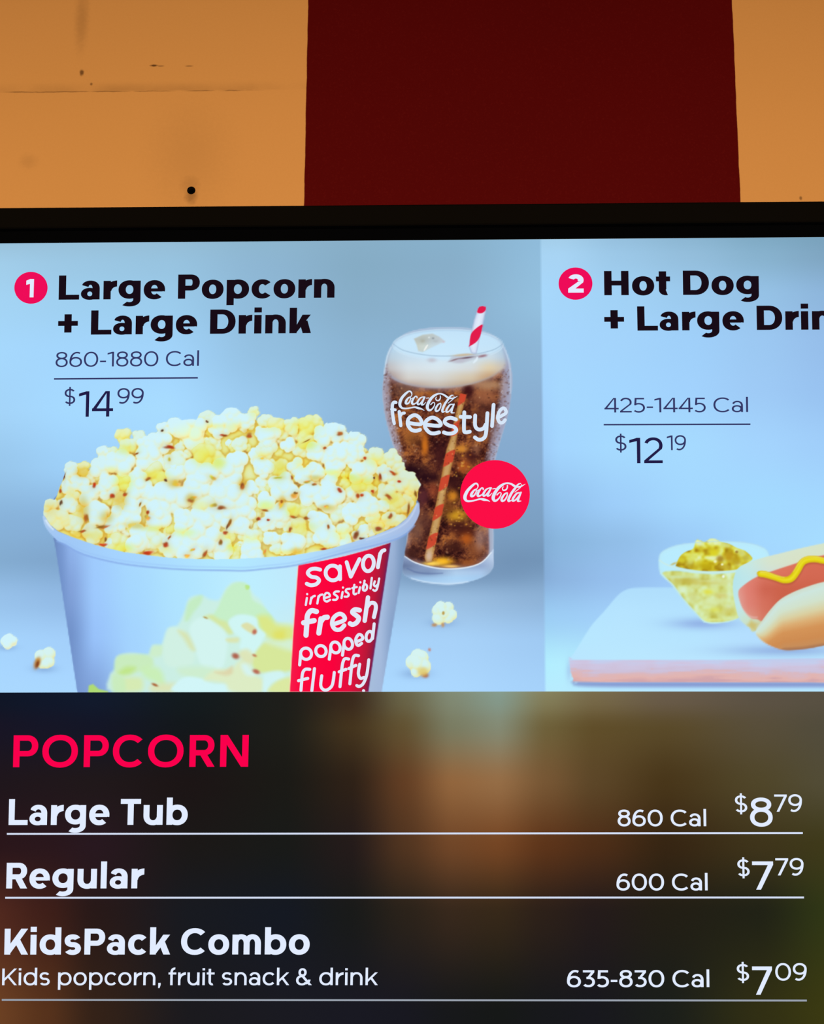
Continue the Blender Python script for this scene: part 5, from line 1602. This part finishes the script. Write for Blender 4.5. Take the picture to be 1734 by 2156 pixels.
cx_ = (X[:-1, :-1] + X[1:, 1:]) / 2
cy_ = (Y[:-1, :-1] + Y[1:, 1:]) / 2
cell = PILE_ID[np.clip((cy_ - PILE_ORG[1]).round().astype(int), 0, PILE_ID.shape[0] - 1), np.clip((cx_ - PILE_ORG[0]).round().astype(int), 0, PILE_ID.shape[1] - 1)]
cell = np.where(keep, cell, -5)
ids, cnt = np.unique(cell[cell >= 0], return_counts=True)
big = [i for i, c in sorted(zip(ids, cnt), key=lambda q: -q[1])][:100]
rest = keep & ~np.isin(cell, big)
pile = grid_mesh('popcorn_heap', Xs, Ys, rest, .0024, tub, 'smaller buttered popcorn filling the gaps of the heap')
pile['kind'] = 'stuff'
for k in big:
    grid_mesh('popcorn_kernel', Xs, Ys, cell == k, .0024, tub)

# words on the red label
words('label_word', ZL, [
    [(535, 505), (470, 490), (395, 500), (348, 555), (400, 610), (485, 628), (520, 672), (475, 725), (395, 742), (333, 718)],
    {'p': ringpts(728, 555, 108, 112, -.35), 'closed': True}, [(836, 455), (838, 650)],
    [(938, 392), (1002, 610)], [(1002, 610), (1132, 345)],
    {'p': ringpts(1268, 410, 82, 118, .12), 'closed': True},
    [(1448, 262), (1412, 468)], [(1438, 300), (1468, 232), (1512, 208)]], LETTER, tub, 'white word savor', 58)
words('label_word', ZL, [
    [(335, 935), (318, 1040)], [(339, 875), (340, 877)], [(402, 930), (385, 1022)], [(402, 950), (425, 915), (455, 903)], [(512, 908), (493, 1018)], [(510, 930), (535, 892), (570, 882)],
    [(600, 935), (680, 912), (668, 868), (628, 860), (596, 910), (602, 968), (640, 988), (686, 962)],
    [(818, 836), (768, 840), (745, 870), (780, 898), (802, 925), (778, 960), (733, 962)], [(877, 845), (860, 935)], [(882, 776), (883, 778)],
    [(987, 795), (940, 802), (925, 835), (955, 858), (970, 890), (945, 915), (908, 914)],
    [(1055, 735), (1042, 850), (1058, 878), (1084, 870)], [(1025, 786), (1092, 768)], [(1140, 772), (1120, 858)], [(1146, 696), (1147, 698)],
    [(1210, 672), (1188, 815)], {'p': ringpts(1216, 776, 32, 48, .2), 'closed': True}, [(1320, 630), (1300, 790)],
    [(1366, 682), (1352, 735), (1378, 760), (1404, 735)], [(1432, 640), (1402, 785), (1372, 825), (1340, 812)]], LETTER, tub, 'white word irresistibly', 33)
words('label_word', ZM, [
    [(480, -15), (400, -28), (345, 40), (335, 150), (322, 345)], [(285, 155), (445, 122)], [(548, 95), (516, 312)], [(545, 140), (590, 82), (645, 70)],
    {'p': [(735, 178), (900, 116), (892, 48), (825, 20), (742, 78), (718, 175), (762, 252), (840, 256), (902, 195)], 'w': 64},
    {'p': [(1135, -35), (1065, -45), (1025, -5), (1080, 42), (1122, 85), (1092, 150), (1030, 182), (990, 166)], 'w': 72},
    {'p': [(1262, -230), (1212, 125)], 'w': 66}, {'p': [(1235, -60), (1295, -140), (1360, -140), (1382, -75), (1352, 70)], 'w': 60}], LETTER, tub, 'white word fresh', 78)
words('label_word', ZM, [
    [(242, 590), (225, 795)], {'p': ringpts(322, 625, 82, 86, -.35), 'closed': True}, {'p': ringpts(548, 585, 78, 84, -.35), 'closed': True},
    [(698, 530), (675, 708)], {'p': ringpts(768, 530, 70, 84, -.3), 'closed': True}, [(898, 475), (875, 648)], {'p': ringpts(962, 475, 64, 84, -.2), 'closed': True},
    [(1092, 440), (1178, 402), (1165, 348), (1120, 335), (1078, 400), (1084, 468), (1115, 500), (1165, 468)],
    {'p': ringpts(1282, 362, 48, 76, .2), 'closed': True}, [(1356, 172), (1332, 395)]], LETTER, tub, 'white word popped', 46)
words('label_word', ZM, [
    [(378, 862), (312, 862), (270, 920), (255, 1060), (245, 1180)], [(208, 1035), (348, 1000)], [(450, 852), (410, 1185)],
    [(560, 960), (545, 1105), (582, 1168), (640, 1175), (708, 1122), (735, 1035), (750, 910)],
    [(968, 706), (912, 702), (880, 762), (860, 900), (837, 1125)], [(825, 900), (928, 862)], [(1118, 655), (1062, 652), (1030, 712), (1010, 850), (987, 1082)], [(972, 850), (1078, 802)],
    [(1136, 785), (1116, 925), (1145, 998), (1200, 985)], [(1274, 718), (1245, 935), (1192, 1075), (1130, 1122), (1092, 1108)], [(1195, 1186), (1196, 1188)]], LETTER, tub, 'white word fluffy', 46)

# glass of cola
glass = picture('cola_glass', GLASS, .0010, disp, 1.6, 'tall curved glass of iced cola with white lettering')
picture('cola', COLA, .0012, glass, 1.4, 'dark amber cola')
picture('foam', FOAM, .0014, glass, 1.5, 'creamy white foam')
picture('ice_cube', ICE1, .0016, glass, 1.2)
picture('ice_cube', ICE2, .0016, glass, 1.2)
picture('glass_base', BASE, .0015, glass, 1.5, 'thick clear glass base')
straw = np.concatenate([np.array(STRAW_UP)])
picture('straw', STRAW_UP, .0018, glass, 1.2, 'red and white striped paper straw above the foam')
picture('straw', STRAW_LOW, .0017, glass, 1.3, 'striped straw seen through the cola')
GL = srgb_mat('glass_print_light', (214, 230, 248))
words('glass_lettering', ZT, [
    {'p': [(144, 300), (116, 300), (98, 342), (102, 450), (122, 575)], 'w': 42}, {'p': [(88, 388), (136, 396)], 'w': 36}, {'p': [(188, 420), (208, 602)], 'w': 42}, {'p': [(194, 490), (222, 446), (254, 438)], 'w': 38},
    [(300, 566), (470, 582), (455, 505), (388, 465), (315, 505), (298, 580), (340, 650), (400, 670), (458, 655)],
    [(530, 590), (718, 602), (700, 535), (618, 497), (540, 540), (524, 620), (580, 690), (640, 703), (706, 690)],
    [(925, 522), (860, 500), (798, 515), (780, 560), (830, 598), (900, 620), (930, 662), (890, 698), (820, 705), (768, 690)],
    [(1034, 428), (1030, 650), (1050, 688), (1105, 680)], [(985, 487), (1108, 490)],
    [(1176, 470), (1175, 600), (1215, 650), (1280, 640), (1312, 590)], [(1335, 440), (1316, 700), (1280, 770), (1220, 785), (1172, 755)],
    {'p': [(1415, 330), (1395, 608)], 'w': 48}, {'p': [(1480, 495), (1572, 440), (1568, 392), (1535, 375), (1490, 420), (1468, 500), (1495, 560), (1535, 560), (1565, 528)], 'w': 44}],
    GL, glass, 'white rounded lettering across the glass', 49)

# the flowing script of the red disc, and the same script on the glass
SCRIPT = [
    [(482, 690, 22), (472, 640, 36), (425, 618, 38), (340, 680, 56), (250, 780, 66), (200, 880, 74), (195, 955, 68), (240, 1005, 48), (330, 1007, 38), (430, 985, 34), (530, 962, 40), (610, 975, 55), (690, 990, 32), (742, 1018, 10)],
    [(482, 690, 18), (450, 740, 22), (395, 770, 40), (342, 840, 56), (332, 895, 54), (385, 890, 40), (432, 825, 30), (442, 765, 24), (420, 745, 20)],
    [(440, 800, 16), (490, 760, 18)],
    [(596, 750, 30), (590, 722, 30), (555, 722, 30), (505, 785, 46), (474, 850, 56), (486, 896, 50), (548, 878, 30), (610, 820, 16)],
    [(705, 725, 26), (655, 760, 38), (602, 840, 50), (606, 892, 44), (655, 872, 34), (722, 790, 30), (755, 725, 30)],
    [(772, 718, 34), (715, 825, 44), (692, 888, 46), (735, 885, 26), (790, 830, 12)],
    [(700, 730, 26), (735, 716, 24), (775, 714, 26)],
    [(806, 738, 20), (864, 728, 22)],
    [(1282, 672, 52), (1205, 626, 42), (1110, 612, 36), (1012, 652, 54), (920, 730, 66), (842, 850, 72), (816, 945, 72), (852, 1000, 56), (920, 970, 36), (975, 895, 26), (990, 835, 22), (955, 820, 22), (900, 870, 28)],
    [(1128, 660, 24), (1128, 705, 28), (1098, 756, 32), (1040, 768, 30), (1020, 725, 22), (1045, 690, 14)],
    [(1125, 822, 26), (1062, 860, 40), (1004, 955, 52), (1016, 1005, 48), (1075, 978, 38), (1118, 905, 30), (1132, 840, 26)],
    [(1425, 618, 16), (1372, 636, 34), (1302, 720, 50), (1222, 830, 54), (1162, 950, 56), (1158, 1006, 50), (1212, 995, 18)],
    [(1442, 640, 14), (1430, 690, 18), (1370, 745, 20), (1292, 810, 14)],
    [(1282, 672, 42), (1345, 692, 38), (1430, 682, 32), (1522, 630, 8)],
    [(1395, 822, 30), (1332, 842, 40), (1256, 945, 50), (1248, 1000, 46), (1310, 980, 34), (1386, 885, 28), (1420, 822, 28)],
    [(1430, 815, 36), (1378, 940, 46), (1362, 1006, 44), (1432, 1005, 12)]]
disc = poly_mesh('logo_disc', [oval(1041.5, 1041.8, 73.2, 72.2, 0, 64)], .0024, DISC, disp, 'round red disc beside the cola glass')
words('script_lettering', ZK, SCRIPT, LETTER, disc, 'white flowing script', 40, .0028)
src = np.array([(440, 615, 1), (195, 955, 1), (1420, 1005, 1), (1520, 630, 1)], float)
dst = np.array([(318, 160), (205, 335), (895, 440), (952, 212)], float)
A_, *_r = np.linalg.lstsq(src, dst, rcond=None)


def zglass(*pts):
    o = []
    for p in pts:
        q = np.array((p[0], p[1], 1.0)) @ A_
        o.append((810 + q[0] / 6.193, 800 + q[1] / 6.193, (p[2] if len(p) > 2 else 40) * .54 / 6.193))
    return o


words('script_lettering', zglass, SCRIPT, GL, glass, 'small white flowing script above the rounded lettering', 40, .0028)

# loose kernels
LAB = ['pale loose popcorn cut by the left edge of the view', 'loose popcorn with a brown hull left of the tub', 'upper loose popcorn right of the tub', 'lower loose popcorn right of the tub']
for (cx0, cy0, r, w, m), lab in zip(LOOSE, LAB):
    X, Y = CX[w], CY[w]
    c4 = (m[:-1, :-1] + m[1:, :-1] + m[:-1, 1:] + m[1:, 1:]) / 4
    grid_mesh('popcorn_kernel', X, Y, c4 > .4, .0012, disp, lab)

# cutting board, bowl of relish, hot dog
board = picture('cutting_board', BOARD, .0010, disp, 3.0, 'pale wooden cutting board under the hot dog')
picture('board_edge', EDGE, .0012, board, 2.0, 'pinkish wood-grained front edge')
bowl = picture('relish_bowl', BOWL, .0014, disp, 1.6, 'small glass bowl of yellow-green relish')
picture('relish', RELISH, .0018, bowl, 1.4, 'chopped yellow-green relish')
picture('relish', UNDER, .0016, bowl, 1.5, 'relish seen through the glass')
dog = bpy.data.objects.new('hot_dog', None)
C.objects.link(dog)
dog.parent = disp
dog.empty_display_size = .05
dog['label'] = 'hot dog with wavy yellow mustard'
picture('bun_back', BUN_BACK, .0020, dog, 2.0, 'pale rear half of the bun')
picture('sausage', SAUSAGE, .0022, dog, 1.8, 'pink sausage')
picture('bun_front', BUN_FRONT, .0024, dog, 1.8, 'golden front half of the bun')
picture('mustard', MUSTARD, .0026, dog, 1.4, 'wavy line of yellow mustard')
